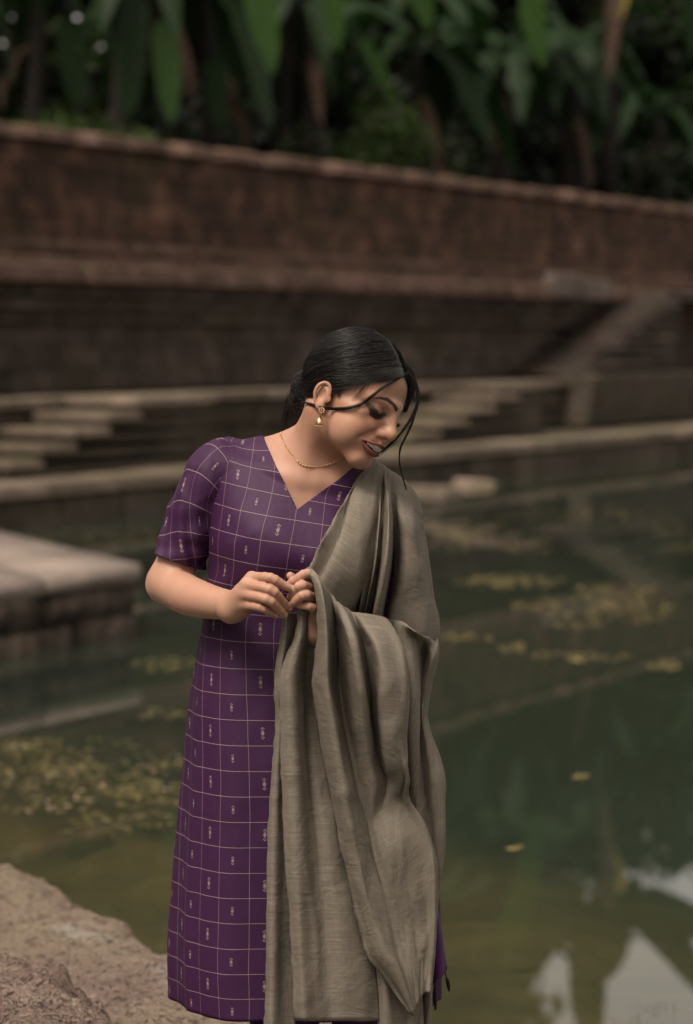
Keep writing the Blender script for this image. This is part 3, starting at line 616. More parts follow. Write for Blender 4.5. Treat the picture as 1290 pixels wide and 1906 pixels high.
def surface_nets(f, lo, hi, h, B=16):
    lo = np.array(lo, float); hi = np.array(hi, float); nb = np.ceil((hi - lo) / (h * B)).astype(int); N = nb * B + 2
    g = np.stack(np.meshgrid(*[np.arange(n) for n in nb], indexing='ij'), -1).reshape(-1, 3)
    ctr = lo + (g + 0.5) * B * h; dc = np.concatenate([f(ctr[i:i + 20000].astype(np.float32)) for i in range(0, len(ctr), 20000)])
    rad = B * h * 0.5 * 1.7321; keep = np.abs(dc) < rad * 1.5 + 0.006
    ax = np.arange(B + 1); L = np.stack(np.meshgrid(ax, ax, ax, indexing='ij'), -1).reshape(-1, 3)
    cid = []; cv = []; quads = []
    corners = [(i, j, k) for i in (0, 1) for j in (0, 1) for k in (0, 1)]
    edges = [(a, b) for a in range(8) for b in range(a + 1, 8) if sum(x != y for x, y in zip(corners[a], corners[b])) == 1]
    enc = lambda c: (c[..., 0].astype(np.int64) * (N[1] + 2) + c[..., 1]) * (N[2] + 2) + c[..., 2]
    for gi, cc in zip(g[keep], ctr[keep]):
        base = gi * B; Q = (lo + (L + base) * h).astype(np.float32)
        D = f(Q, cc, rad).reshape(B + 1, B + 1, B + 1); S = D < 0
        if S.all() or not S.any(): continue
        cs = np.stack([S[i:B + i, j:B + j, k:B + k] for i, j, k in corners]).sum(0); m = (cs > 0) & (cs < 8)
        I = np.argwhere(m); cd = np.stack([D[I[:, 0] + i, I[:, 1] + j, I[:, 2] + k] for i, j, k in corners], 1)
        acc = np.zeros((len(I), 3)); cnt = np.zeros(len(I))
        for a, b in edges:
            x = (cd[:, a] < 0) != (cd[:, b] < 0); t = np.where(x, cd[:, a] / (cd[:, a] - cd[:, b] + 1e-20), 0)
            p = np.array(corners[a]) + t[:, None] * (np.array(corners[b]) - np.array(corners[a])); acc += p * x[:, None]; cnt += x
        cid.append(enc(I + base + 1)); cv.append(lo + (I + base + acc / cnt[:, None]) * h)
        for d in range(3):
            sl0 = [slice(0, B)] * 3; sl1 = [slice(0, B)] * 3; sl1[d] = slice(1, B + 1)
            a, b = S[tuple(sl0)], S[tuple(sl1)]; E_ = np.argwhere(a != b)
            if not len(E_): continue
            fl = a[tuple(E_.T)]; e1 = np.zeros(3, int); e2 = np.zeros(3, int); e1[(d + 1) % 3] = 1; e2[(d + 2) % 3] = 1
            c = E_ + base + 1; q = np.stack([enc(c - e1 - e2), enc(c - e2), enc(c), enc(c - e1)], 1)
            q[~fl] = q[~fl][:, ::-1]; quads.append(q)
    cid = np.concatenate(cid); cv = np.concatenate(cv); quads = np.concatenate(quads)
    o = np.argsort(cid); cid = cid[o]; cv = cv[o]; ix = np.searchsorted(cid, quads); ix = np.clip(ix, 0, len(cid) - 1)
    ok = (cid[ix] == quads).all(1); return cv, ix[ok]
def smooth_verts(V, F, it=1, lam=0.5):
    n = len(V)
    for _ in range(it):
        acc = np.zeros_like(V); cnt = np.zeros(n)
        for a, b in ((0, 1), (1, 2), (2, 3), (3, 0)):
            for x, y in ((a, b), (b, a)):
                for d in range(3): acc[:, d] += np.bincount(F[:, x], V[F[:, y], d], n)
                cnt += np.bincount(F[:, x], minlength=n)
        V = V + lam * (acc / np.maximum(cnt, 1)[:, None] - V)
    return V

def cnoise(X, Y, seed): return np.array([noise.noise((x, y, seed)) for x, y in zip(X.ravel(), Y.ravel())]).reshape(X.shape)
person = tag(empty('person', (-0.08, 0.0, 0.0)), 'woman in a purple checked kurta and olive-brown stole looking down over her shoulder', 'person')
PO = np.array(person.location)
def part(name, V, F, mat, uv=None, parent=None, smooth=True):
    return obj(name, mesh(name, np.asarray(V) - PO, F, uv), mat, parent or person, smooth)

S = Sdf()
hd = dict(head=True)
S.ell((0, .008, .042), (.070, .082, .080), .02, **hd)
S.ell((0, -.022, -.006), (.058, .055, .064), .022, **hd)
S.ell((0, -.0415, .052), (.0565, .043, .046), .028, **hd)
for sx in (-1, 1):
    S.cone((sx * .046, -.002, -.034), (sx * .014, -.062, -.073), .016, .0140, .016, **hd)
    S.ell((sx * .034, -.046, -.024), (.025, .0255, .025), .018, **hd)
    S.ell((sx * .036, -.034, -.040), (.022, .030, .026), .020, **hd)
    S.ell((sx * .047, -.032, .001), (.016, .030, .012), .012, **hd)
S.ell((0, -.044, -.044), (.037, .033, .033), .012, **hd)
S.ell((0, -.0640, -.0722), (.0195, .0145, .0140), .020, **hd)
S.ell((0, -.0590, -.039), (.031, .0275, .025), .012, **hd)
for sx in (-1, 1): S.ell((sx * .0155, -.0725, -.003), (.012, .0105, .017), .018, **hd)
for sx in (-1, 1):
    S.ell((sx * .031, -.092, .0150), (.018, .011, .009), .014, -1, **hd)
    S.cone((sx * .013, -.0845, .0325), (sx * .043, -.0625, .032), .008, .007, .012, **hd)
    S.ell((sx * .031, -.0655, .0125), (.0165, .0145, .0130), .006, **hd)
    S.cone((sx * .020, -.0845, -.021), (sx * .039, -.0690, -.041), .0016, .0012, .010, -1, **hd)
S.cone((0, -.087, .028), (0, -.0995, -.010), .0070, .0078, .019, **hd)
S.ell((0, -.1010, -.0150), (.0088, .0100, .0088), .010, **hd)
for sx in (-1, 1):
    S.ell((sx * .0108, -.0900, -.0188), (.0064, .0100, .0068), .008, **hd)
S.cone((0, -.1000, -.0220), (0, -.0900, -.0300), .0048, .0055, .009, **hd)
for sx in (-1, 1):
    S.ell((sx * .0066, -.0975, -.0275), (.0034, .0056, .0038), .003, -1, rot=m_rz(sx * .25), **hd)
# open smile: the opening first, then the lips around it
for x in (0, .008, .016, .022, .027):
    for sx in ((-1, 1) if x else (1,)):
        S.ell((sx * x, -.091 + 13 * x * x, -.0472 + 5.5 * x * x), (.0072, .016, .0053 * max(.1, 1 - (x / .034) ** 2) ** .6), .002, -1, **hd)
up = [(.0335, .0695, -.0422), (.028, .0775, -.0412), (.021, .0850, -.0400), (.012, .0912, -.0388), (.004, .0938, -.0380), (0, .0934, -.0388)]
up = [(-x, -y, z) for x, y, z in up] + [(x, -y, z) for x, y, z in up[-2::-1]]
S.chain(up, [.0012, .0018, .0024, .0029, .0030, .0029, .0030, .0029, .0024, .0018, .0012], .004, **hd)
lo_ = [(.0335, .0695, -.0428), (.028, .0745, -.0468), (.021, .0798, -.0513), (.012, .0840, -.0550), (0, .0855, -.0565)]
lo_ = [(-x, -y, z) for x, y, z in lo_] + [(x, -y, z) for x, y, z in lo_[-2::-1]]
S.chain(lo_, [.0012, .0022, .0034, .0042, .0044, .0042, .0034, .0022, .0012], .004, **hd)
# ears
for sx in (-1, 1):
    ro = m_rx(-.12) @ m_rz(sx * .30)
    S.ell((sx * .0735, .012, -.001), (.0070, .0145, .0225), .009, rot=ro, **hd)
    S.ell((sx * .0805, .009, -.002), (.0055, .0065, .0110), .004, -1, rot=ro, **hd)
    rim = [(.0745, -.001, .006), (.0765, .000, .018), (.0790, .007, .0275), (.0825, .0165, .0275), (.0848, .0240, .0170), (.0840, .0250, .0020), (.0800, .0195, -.0120), (.0765, .0110, -.0210)]
    S.chain([(sx * a, .010 + (b - .012) * .88, (c - .003) * .86 - .002) for a, b, c in rim], [.0022, .0026, .0030, .0032, .0034, .0032, .0030, .0034], .003, sub=4, **hd)
    S.ell((sx * .0745, .005, -.0205), (.0048, .0070, .0078), .006, **hd)
    S.ell((sx * .0740, -.0035, -.005), (.0032, .0038, .0060), .004, **hd)
# neck, shoulders, chest
N_TORSO = len(S.p)
Sh = Sdf(); Sh.p = S.p[:11]
nb = P(578, 868, -.015)
S.cone(H(0, .022, -.030), nb, .049, .055, .03)
S.cone(H(-.045, .030, -.030), P(566, 884, .045), .014, .011, .022)
S.cone(P(556, 837, -.035), P(425, 868, -.03), .033, .036, .045)
S.cone(P(600, 850, -.035), P(700, 922, -.03), .036, .036, .045)
S.ell(P(560, 985, -.008), (.150, .082, .140), .05, rot=m_ry(R(11)))
S.cone(P(560, 893, .052), P(450, 872, .022), .008, .008, .022)
S.cone(P(590, 897, .052), P(680, 918, .018), .008, .008, .022)
# right arm (left in the picture)
S.cone(P(400, 876, -.012), P(318, 1078, -.01), .042, .037, .03)
S.chain([P(313, 1086, -.005), P(350, 1108, .05), P(400, 1122, .115), P(437, 1127, .165)], [.0350, .0350, .0285, .0235], .018)
S.cone(P(300, 1092, -.02), P(300, 1092, -.021), .022, .022, .02)
# left arm
S.cone(P(728, 952, -.02), P(765, 1160, -.03), .042, .036, .03)
S.chain([P(765, 1165, -.03), P(690, 1190, .05), P(604, 1176, .152)], [.036, .034, .024], .02)
N_ARMS = len(S.p)
def zh(zx, zy, f): return P(420 + zx / 5.864, 1030 + zy / 5.864, f)
# right hand
wr = zh(70, 600, .170)
RH = {'index': ([(285, 262, .200), (490, 268, .232), (625, 345, .226), (728, 388, .220)], [0.0090, 0.0083, 0.0074, 0.0062]),
      'middle': ([(220, 345, .206), (480, 392, .238), (600, 500, .224), (690, 600, .208)], [0.0092, 0.0085, 0.0075, 0.0062]),
      'ring': ([(196, 445, .206), (445, 500, .240), (565, 592, .226), (642, 672, .214)], [0.0090, 0.0083, 0.0073, 0.0060]),
      'pinky': ([(200, 560, .200), (375, 588, .230), (480, 642, .222), (545, 672, .214)], [0.0085, 0.0076, 0.0066, 0.0054])}
S.cone(wr, zh(190, 470, .190), .0215, .0175, .012)
S.cone(zh(60, 632, .165), zh(200, 600, .185), .019, .014, .012)
for nm, (pts, rad) in RH.items():
    S.cone(wr, zh(*pts[0]), .014, rad[0] + .001, .012)
    S.chain([zh(*q) for q in pts], rad, .003, k0=.006, kj=.0016)
S.cone(wr, zh(330, 400, .175), .018, .013, .012)
S.chain([zh(250, 450, .165), zh(440, 400, .165), zh(530, 372, .178), zh(575, 362, .190)], [.0125, .0095, .0085, .0065], .004)
# left hand, fingers closed on the cloth
LH = {'index': ([(1030, 330, .160), (890, 225, .212), (775, 285, .212), (700, 330, .205)], [0.0088, 0.0085, 0.0075, 0.0063]),
      'middle': ([(1050, 440, .162), (840, 350, .224), (755, 425, .216), (705, 480, .202)], [0.0090, 0.0086, 0.0076, 0.0063]),
      'ring': ([(1055, 560, .162), (880, 452, .226), (775, 515, .220), (722, 560, .208)], [0.0088, 0.0085, 0.0074, 0.0062]),
      'pinky': ([(1045, 690, .165), (945, 592, .218), (860, 570, .218), (795, 572, .210)], [0.0081, 0.0076, 0.0066, 0.0054])}
wl = zh(1015, 870, .160)
S.cone(wl, zh(1045, 560, .155), .022, .020, .015)
S.cone(zh(960, 850, .172), zh(900, 700, .178), .018, .014, .014)
for nm, (pts, rad) in LH.items():
    S.cone(wl, zh(*pts[0]), .016, rad[0] + .001, .012)
    S.chain([zh(*q) for q in pts], rad, .003, k0=.006, kj=.0016)
S.chain([zh(980, 700, .175), zh(880, 480, .180), zh(780, 320, .190), zh(705, 245, .200)], [.014, .0105, .0090, .0068], .006)
Sb = Sdf(); Sb.p = S.p[N_TORSO:N_ARMS]
def push_out(G, margin, sdf=None, it=2):
    """lift a cloth grid clear of the body"""
    sdf = sdf or Sb; sh = G.shape[:2]
    for _ in range(it):
        Q = G.reshape(-1, 3).astype(np.float32); d = sdf(Q); e = 2e-3
        g = np.stack([sdf(Q + np.eye(3, dtype=np.float32)[k] * e) - d for k in range(3)], 1); g /= np.linalg.norm(g, axis=1, keepdims=True) + 1e-9
        w_ = np.where(d < 0.2, np.clip(margin - d, 0, .04), 0).reshape(sh)
        for _k in range(6):
            b = w_.copy(); b[1:] += w_[:-1]; b[:-1] += w_[1:]; b[:, 1:] += w_[:, :-1]; b[:, :-1] += w_[:, 1:]; w_ = np.maximum(w_ * .6, b / 5)
        G = G + (g * w_.reshape(-1, 1)).reshape(G.shape)
    return G
SK_H = 0.0015
SV, SF = surface_nets(S, (-.40, -.27, P(600, 1215, .1)[2]), (.22, .16, P(600, 585, 0)[2]), SK_H)
SV = smooth_verts(SV, SF, 2, 0.5)
# ---- painted skin: lips, brows, lash line, bindi, nails (colours the skin itself has); lid crease painted as shade
Q = to_head(SV); qx, qy, qz = Q.T; ax_ = np.abs(qx)
def seg_d(px_, pz_, pts):
    d = np.full(len(px_), 9.0); tt = np.zeros(len(px_)); n = len(pts) - 1
    for i in range(n):
        (ax, az), (bx, bz) = pts[i], pts[i + 1]; dx, dz = bx - ax, bz - az
        t = np.clip(((px_ - ax) * dx + (pz_ - az) * dz) / (dx * dx + dz * dz), 0, 1); e = np.hypot(px_ - ax - t * dx, pz_ - az - t * dz)
        m = e < d; d = np.where(m, e, d); tt = np.where(m, (i + t) / n, tt)
    return d, tt
face = (qy < -.045)
sm = lambda x: np.clip(x, 0, 1) ** 2 * (3 - 2 * np.clip(x, 0, 1))
base = np.array([0.42, 0.248, 0.175]); colr = np.tile(base, (len(SV), 1))
def paint(mask, c): colr[:] = colr * (1 - mask[:, None]) + np.array(c) * mask[:, None]
headm = sm((.135 - np.linalg.norm(Q - np.array([0, -.01, .02]), axis=1)) / .03)
paint(headm * .6, (.385, .205, .130))
paint(face * 0.35 * np.exp(-((ax_ - .038) ** 2 + (qz + .022) ** 2) / .016 ** 2), (.46, .17, .11))        # cheeks
paint(face * 0.30 * np.exp(-((ax_ - .031) ** 2 + (qz - .012) ** 2) / .014 ** 2), (.22, .10, .065))        # lids
lip = np.array(up)[:, [0, 2]]; d1, _ = seg_d(qx, qz, [tuple(x) for x in lip]); d2, _ = seg_d(qx, qz, [(x[0], x[2]) for x in lo_])
tap = np.clip(1 - (ax_ / .0355) ** 2, 0, 1) ** .5
lm = np.maximum(sm((.0036 * tap - d1) / .0012), sm((.0054 * tap - d2) / .0012)) * (ax_ < .0350) * (qy < -.060)
paint(face * lm * 0.92, (.185, .050, .042))
mouth = (np.hypot(qx / .030, (qz + .0472 - 5.5 * qx ** 2) / .0062) < 1) & (qy > -.0845 + 14 * qx ** 2) & (qy < -.05)
paint(mouth * 1.0, (.05, .012, .010))
brow_d, brow_t = seg_d(ax_, qz, [(.0095, .0290), (.018, .0345), (.030, .0375), (.041, .0350), (.051, .0285)])
bw = np.where(brow_t < .5, .0042, .0042 - (brow_t - .5) * .0058)
paint(face * (qz > .022) * sm((bw - brow_d) / .0014) * .93, (.014, .009, .007))
lash_d, lash_t = seg_d(ax_, qz, [(.0165, .0125), (.023, .0070), (.031, .0042), (.038, .0062), (.0445, .0120), (.0510, .0190)])
lw = (.0034 + .0032 * np.sin(np.clip(lash_t, 0, 1) * 3.14)) - .0010 * np.clip((lash_t - .72) / .28, 0, 1)
paint(face * sm((lw - lash_d) / .0012), (.006, .005, .0045))
paint(face * 0.60 * sm((.0085 - lash_d) / .006) , (.07, .038, .028))
cr_d, _ = seg_d(ax_, qz, [(.0185, .0165), (.025, .0192), (.032, .0200), (.040, .0190), (.047, .0180)])
paint(face * 0.55 * sm((.0011 - cr_d) / .0009), (.10, .045, .03))  # lid fold is not modelled: its line of shade is painted on
paint(face * sm((.0019 - np.hypot(qx, qz - .0365)) / .0008), (.03, .006, .006))                            # bindi
scalp = sm((qz - (.094 - .40 * ax_ - .45 * (qy + .078))) / .006) * (qz > .0) * (np.linalg.norm(Q, axis=1) < .2)
paint(scalp * .95, (.016, .011, .009))
nailc = [zh(722, 385, .216), zh(700, 596, .206), zh(640, 668, .212), zh(556, 676, .214), zh(700, 560, .215)]
for c in nailc[:4]:
    paint(sm((.0062 - np.linalg.norm(SV - (c + np.array([.002, -.004, .001])), axis=1)) / .0015) * .85, (.66, .44, .36))
hand_m = sm((SV[:, 2] * 0 + .06 - np.linalg.norm(SV - zh(560, 480, .2), axis=1)) / .05)
paint(hand_m * .25, (.44, .20, .12))
L_ = Sdf()
L_.ell((-.08, -.005, .80), (.165, .115, .14), .05); L_.ell((-.085, .0, 1.0), (.13, .09, .16), .05)
for sx, xx in ((-1, -.105), (1, .030)):
    L_.chain([(xx, 0, .76), (xx + .01 * sx, -.005, .44), (xx, .015, .09)], [.070, .050, .034], .03)
    L_.chain([(xx, .03, .032), (xx + .01 * sx, -.06, .030), (xx + .02 * sx, -.15, .022)], [.030, .032, .020], .02)
LV, LF = surface_nets(L_, (-.30, -.25, -.02), (.16, .18, 1.16), .008)
LV[:, 2] = np.maximum(LV[:, 2], 0.001)
nS = len(SV); SV = np.concatenate([SV, LV]); SF = np.concatenate([SF, LF + nS]); colr = np.concatenate([colr, np.tile(base, (len(LV), 1))])
mb = mesh('body', SV - PO, SF)
ca = mb.color_attributes.new('skin', 'FLOAT_COLOR', 'POINT'); ca.data.foreach_set('color', np.concatenate([colr, np.ones((len(colr), 1))], 1).astype(np.float32).ravel())
tsk = NT('skin', 0.52, 0.36); at = tsk.n('Attribute', attribute_name='skin'); v = tsk.coord('Object')
cs_0 = tsk.mix(tsk.math('MULTIPLY', tsk.ramp(tsk.noise(v, 11, 5, 0.65), [(0.35, 0.0), (0.7, 1.0)]), 0.5), at.outputs['Color'], (0.92, 0.74, 0.70), 'MULTIPLY')
cs_ = tsk.mix(tsk.math('MULTIPLY', tsk.noise(v, 60, 4, 0.6), 0.5), cs_0, (0.86, 0.74, 0.70), 'MULTIPLY')
tsk.color(cs_); tsk.b.inputs['Subsurface Weight'].default_value = 0.09; tsk.b.inputs['Subsurface Radius'].default_value = (1.0, 0.35, 0.2); tsk.b.inputs['Subsurface Scale'].default_value = 0.004
tsk.normal(tsk.bump(tsk.noise(v, 900, 3, 0.6), 0.10, 0.0006)); M_skin = tsk.m
body = obj('body', mb, M_skin, person, True)
# teeth: upper arch
tt_ = NT('tooth', 0.25, 0.5); tt_.color((0.80, 0.67, 0.55)); M_tooth = tt_.m
TV = []; TF = []
for k in range(-4, 5):
    xc = k * .0053; wd = .0060 if abs(k) < 2 else .0066; yc = -.0870 + 15.0 * xc * xc; zt = -.0402; hgt = .0108 if abs(k) < 2 else .0098 - .0005 * abs(k)
    ang = math.atan(30.0 * xc); zt += 4.0 * xc * xc
    bm = bmesh.new(); bmesh.ops.create_cube(bm, size=1); bmesh.ops.scale(bm, verts=bm.verts, vec=(wd, .0028, hgt)); bmesh.ops.bevel(bm, geom=bm.edges[:], offset=.0008, segments=2, affect='EDGES')
    b = len(TV); bm.verts.index_update()
    for vv in bm.verts:
        a = m_rz(ang) @ np.array(vv.co) + np.array([xc, yc, zt - hgt / 2]); TV.append(H(*a))
    for ff in bm.faces: TF.append(tuple(b + vv.index for vv in ff.verts))
    bm.free()
part('teeth', TV, TF, M_tooth, parent=person)
# ---------------------------------------------------------------- kurta
def kurta_mat():
    t = NT('purple_checked_cotton', 0.62, 0.25); uv = t.n('UVMap').outputs[0]; sp = t.n('SeparateXYZ'); t.l(uv, sp.inputs[0])
    CW, CHt = 0.0475, 0.0440
    wob = t.math('MULTIPLY', t.math('SUBTRACT', t.noise(uv, 9, 2), 0.5), 0.03)
    U = t.math('ADD', t.math('DIVIDE', sp.outputs[0], CW), wob); V_ = t.math('ADD', t.math('DIVIDE', sp.outputs[1], CHt), t.math('MULTIPLY', wob, 1.6))
    fu, fv = t.math('FRACT', U), t.math('FRACT', V_)
    lx, ly = t.math('SUBTRACT', fu, 0.5), t.math('SUBTRACT', fv, 0.5)
    ax, ay = t.math('ABSOLUTE', lx), t.math('ABSOLUTE', ly)
    dash = t.math('ADD', 0.55, t.math('MULTIPLY', t.math('SINE', t.math('MULTIPLY', V_, 150.0)), 0.45))
    vl = t.math('MULTIPLY', t.math('GREATER_THAN', ax, 0.5 - 0.0100), dash); hl_ = t.math('GREATER_THAN', ay, 0.5 - 0.0095)
    pu = t.math('MODULO', t.math('ADD', t.math('FLOOR', U), 100.0), 2.0); pv = t.math('MODULO', t.math('ADD', t.math('FLOOR', V_), 100.0), 2.0)
    both0 = t.math('MULTIPLY', t.math('SUBTRACT', 1.0, pu), t.math('SUBTRACT', 1.0, pv)); both1 = t.math('MULTIPLY', pu, pv)
    def diamond(cx, cy): return t.math('LESS_THAN', t.math('ADD', t.math('DIVIDE', ax, cx), t.math('DIVIDE', ay, cy)), 1.0)
    def chev(pos, th, half):
        e = t.math('ABSOLUTE', t.math('SUBTRACT', t.math('ADD', ay, t.math('MULTIPLY', ax, 1.1)), pos))
        return t.math('MULTIPLY', t.math('LESS_THAN', e, th), t.math('LESS_THAN', ax, half))
    # eight-petalled star: a lobed diamond with a chequered centre
    pet = t.math('MULTIPLY', t.math('SINE', t.math('MULTIPLY', ax, 95.0)), t.math('SINE', t.math('MULTIPLY', ay, 58.0)))
    big = t.math('MULTIPLY', diamond(0.076, 0.160), t.math('GREATER_THAN', pet, -0.35))
    big = t.math('MAXIMUM', big, chev(0.226, 0.018, 0.066))
    small = t.math('MAXIMUM', t.math('MULTIPLY', diamond(0.048, 0.088), t.math('GREATER_THAN', t.math('ADD', ax, t.math('MULTIPLY', ay, 0.5)), 0.012)), chev(0.152, 0.015, 0.048))
    mot = t.math('MAXIMUM', t.math('MULTIPLY', big, both0), t.math('MULTIPLY', small, both1))
    lines = t.math('MAXIMUM', t.math('MAXIMUM', vl, hl_), t.math('MULTIPLY', mot, 0.92))
    weave = t.noise(t.mapping(uv, (1, 0.12, 1)), 900, 2)
    base = t.mix(weave, (0.024, 0.0052, 0.028), (0.046, 0.0105, 0.050))
    t.color(t.mix(t.math('MULTIPLY', lines, 0.66), base, (0.36, 0.27, 0.25)))
    
    nb_ = t.bump(t.noise(t.mapping(uv, (1, 0.35, 1)), 26, 4, 0.55), 0.35, 0.006)
    t.normal(t.bump(lines, 0.25, 0.0006, nb_)); return t.m
M_kurta = kurta_mat()
tp = NT('dark_purple_cotton', 0.7, 0.2); tp.color((0.030, 0.010, 0.045)); M_trous = tp.m
def ring_loft(rows, n, sub, ex=2.25, uv0=(0.0, 0.0), folds=None, shear=0.0):
    """rows: (Lx,Ly,Rx,Ry,fc,bf,bb) in photo pixels and metres; returns verts, quads, uv (metres along the cloth)"""
    C = crom(np.array(rows, float), sub); m = len(C); th = np.linspace(0, 2 * np.pi, n, endpoint=False) + np.pi / 2 * 0
    c, s = np.cos(th), np.sin(th); cc = np.sign(c) * np.abs(c) ** (2 / ex); ss = np.sign(s) * np.abs(s) ** (2 / ex)
    G = np.zeros((m, n, 3))
    for i, (lx, ly, rx, ry, fc, bf, bb) in enumerate(C):
        A_, B_ = P(lx, ly, fc), P(rx, ry, fc); mid = (A_ + B_) / 2; hv = (B_ - A_) / 2
        # front is towards the camera (-y)
        off = np.where(ss > 0, bf, bb) * ss
        G[i] = mid + cc[:, None] * hv + np.array([0, -1, 0]) * off[:, None]
    G0 = G
    # cloth coordinates: around from the front middle (th = pi/2), down the rows
    k0 = n // 4; du = np.linalg.norm(np.diff(np.concatenate([G, G[:, :1]], 1), axis=1), axis=2)
    cum = np.concatenate([np.zeros((m, 1)), np.cumsum(du, 1)], 1); U = -(cum[:, :n] - cum[:, k0:k0 + 1])
    U = np.where(np.arange(n)[None] > k0 + n // 2, U + cum[:, n:n + 1], U) if True else U
    dv = np.linalg.norm(np.diff(G[:, k0], axis=0), axis=1); Vv = np.concatenate([[0], np.cumsum(dv)])[:, None] * np.ones((1, n))
    if folds is not None: G = folds(G, th, C)
    G = push_out(G, .006)
    if shear: U = U - shear * np.maximum(0, G0[..., 2] - P(560, 1160, .1)[2])
    return G, U, Vv
def loft_obj(name, G, U, Vv, mat, uvoff=(0, 0), rot=0.0, cut=None, solid=0.0022):
    m, n, _ = G.shape; V = G.reshape(-1, 3)
    i, j = np.meshgrid(np.arange(m - 1), np.arange(n), indexing='ij'); j2 = (j + 1) % n
    F = np.stack([i * n + j, i * n + j2, (i + 1) * n + j2, (i + 1) * n + j], -1).reshape(-1, 4)
    me = mesh(name, V - PO, F)
    u, v = U.ravel() + uvoff[0], -Vv.ravel() + uvoff[1]; c, s = math.cos(rot), math.sin(rot); u, v = c * u - s * v, s * u + c * v
    l = me.uv_layers.new(name='UVMap'); fu, fv = u[F], v[F]
    d = fu - fu[:, :1]; per = 0.3; fu = np.where(np.abs(d) > per, fu[:, :1], fu)
    l.data.foreach_set('uv', np.stack([fu, fv], -1).astype(np.float32).ravel())
    if cut: cut(me)
    o = obj(name, me, mat, person, True)
    if solid:
        md = o.modifiers.new('thickness', 'SOLIDIFY'); md.thickness = solid; md.offset = -1
    return o
KR = [(426, 812, 690, 876, -.032, .008, .008), (404, 821, 705, 896, -.03, .046, .045), (398, 856, 715, 925, -.025, .082, .060), (394, 900, 722, 962, -.018, .105, .07), (392, 950, 730, 1005, -.012, .124, .075),
      (389, 1005, 738, 1058, -.01, .134, .08), (388, 1058, 742, 1102, -.01, .128, .08), (382, 1110, 742, 1142, -.01, .116, .08), (375, 1165, 744, 1180, -.008, .112, .085), (363, 1240, 758, 1240, -.005, .118, .10),
      (351, 1330, 776, 1330, -.003, .126, .115), (344, 1430, 790, 1430, 0, .132, .12), (334, 1540, 802, 1540, 0, .136, .125), (325, 1660, 810, 1660, 0, .140, .13), (319, 1760, 814, 1760, 0, .143, .13), (321, 1858, 816, 1866, 0, .146, .13)]
def kfolds(G, th, C):
    m, n, _ = G.shape; t = np.linspace(0, 1, m)[:, None]; ctr = G.mean(1, keepdims=True); d = G - ctr; d[..., 2] = 0; d /= np.linalg.norm(d, axis=2, keepdims=True) + 1e-9
    a = th[None]; am = np.clip((t - .42) / .5, 0, 1)
    f = am * (.0110 * np.sin(5 * a + 2.2 + 1.2 * t) + .0035 * np.sin(11 * a + 1 + 3 * t) + .0010 * np.sin(23 * a + 5 * t))
    # soft tension creases across the bust and waist
    z = G[..., 2]; x = G[..., 0]; frontm = np.clip(np.sin(a), 0, 1)
    f = f + frontm * (.0016 * np.sin((z * .8 + x * .6) * 75) * np.exp(-((t - .30) / .10) ** 2) + .0022 * np.sin((z * .9 - x * .5) * 95) * np.exp(-((t - .42) / .06) ** 2))
    cz = cnoise(x * 9 + z * 7, z * 9 - x * 13, 3.3); arm = np.exp(-(((x - P(420, 980)[0]) / .07) ** 2 + ((z - P(420, 980)[2]) / .08) ** 2))
    f = f + frontm * ((.30 - np.abs(cz)) * (.0025 + .009 * arm)) + .0022 * cnoise(x * 16, z * 3.2, 8.1) * am
    # bust
    for (bx, by) in ((478, 1010), (628, 1040)):
        c = P(bx, by, .1); r2 = ((x - c[0]) / .062) ** 2 + ((z - c[2]) / .062) ** 2; f = f + frontm * .017 * np.exp(-r2)
    return G + d * f[..., None]
G, U, Vv = ring_loft(KR, 260, 16, folds=kfolds, shear=.21)
nA, nV, nB = P(486, 806, .0), P(553, 951, .115), P(664, 862, .0)
def neck_cut(me):
    bm = bmesh.new(); bm.from_mesh(me); yv = np.array([0, 1.0, 0.07])
    a, v_, b = nA - PO, nV - PO, nB - PO
    n1 = np.cross(v_ - a, yv); n2 = np.cross(b - v_, yv)
    n1 *= np.sign(n1 @ ((a + b) / 2 - a) + 1e-12); n2 *= np.sign(n2 @ ((a + b) / 2 - b) + 1e-12)
    for c, nn in ((v_, n1), (v_, n2)):
        bmesh.ops.bisect_plane(bm, geom=bm.verts[:] + bm.edges[:] + bm.faces[:], plane_co=Vector(c), plane_no=Vector(nn), dist=1e-6)
    kill = [f for f in bm.faces if (np.array(f.calc_center_median()) - v_) @ n1 > 1e-6 and (np.array(f.calc_center_median()) - v_) @ n2 > 1e-6 and f.calc_center_median().y < 0.055]
    bmesh.ops.delete(bm, geom=kill, context='FACES'); bm.to_mesh(me); bm.free()
# line the pattern up with the photograph: a vertical stripe leaves the point of the V
kurta = loft_obj('kurta', G, U, Vv, M_kurta, (.0515 + .0414, .0425), 0.0, neck_cut)
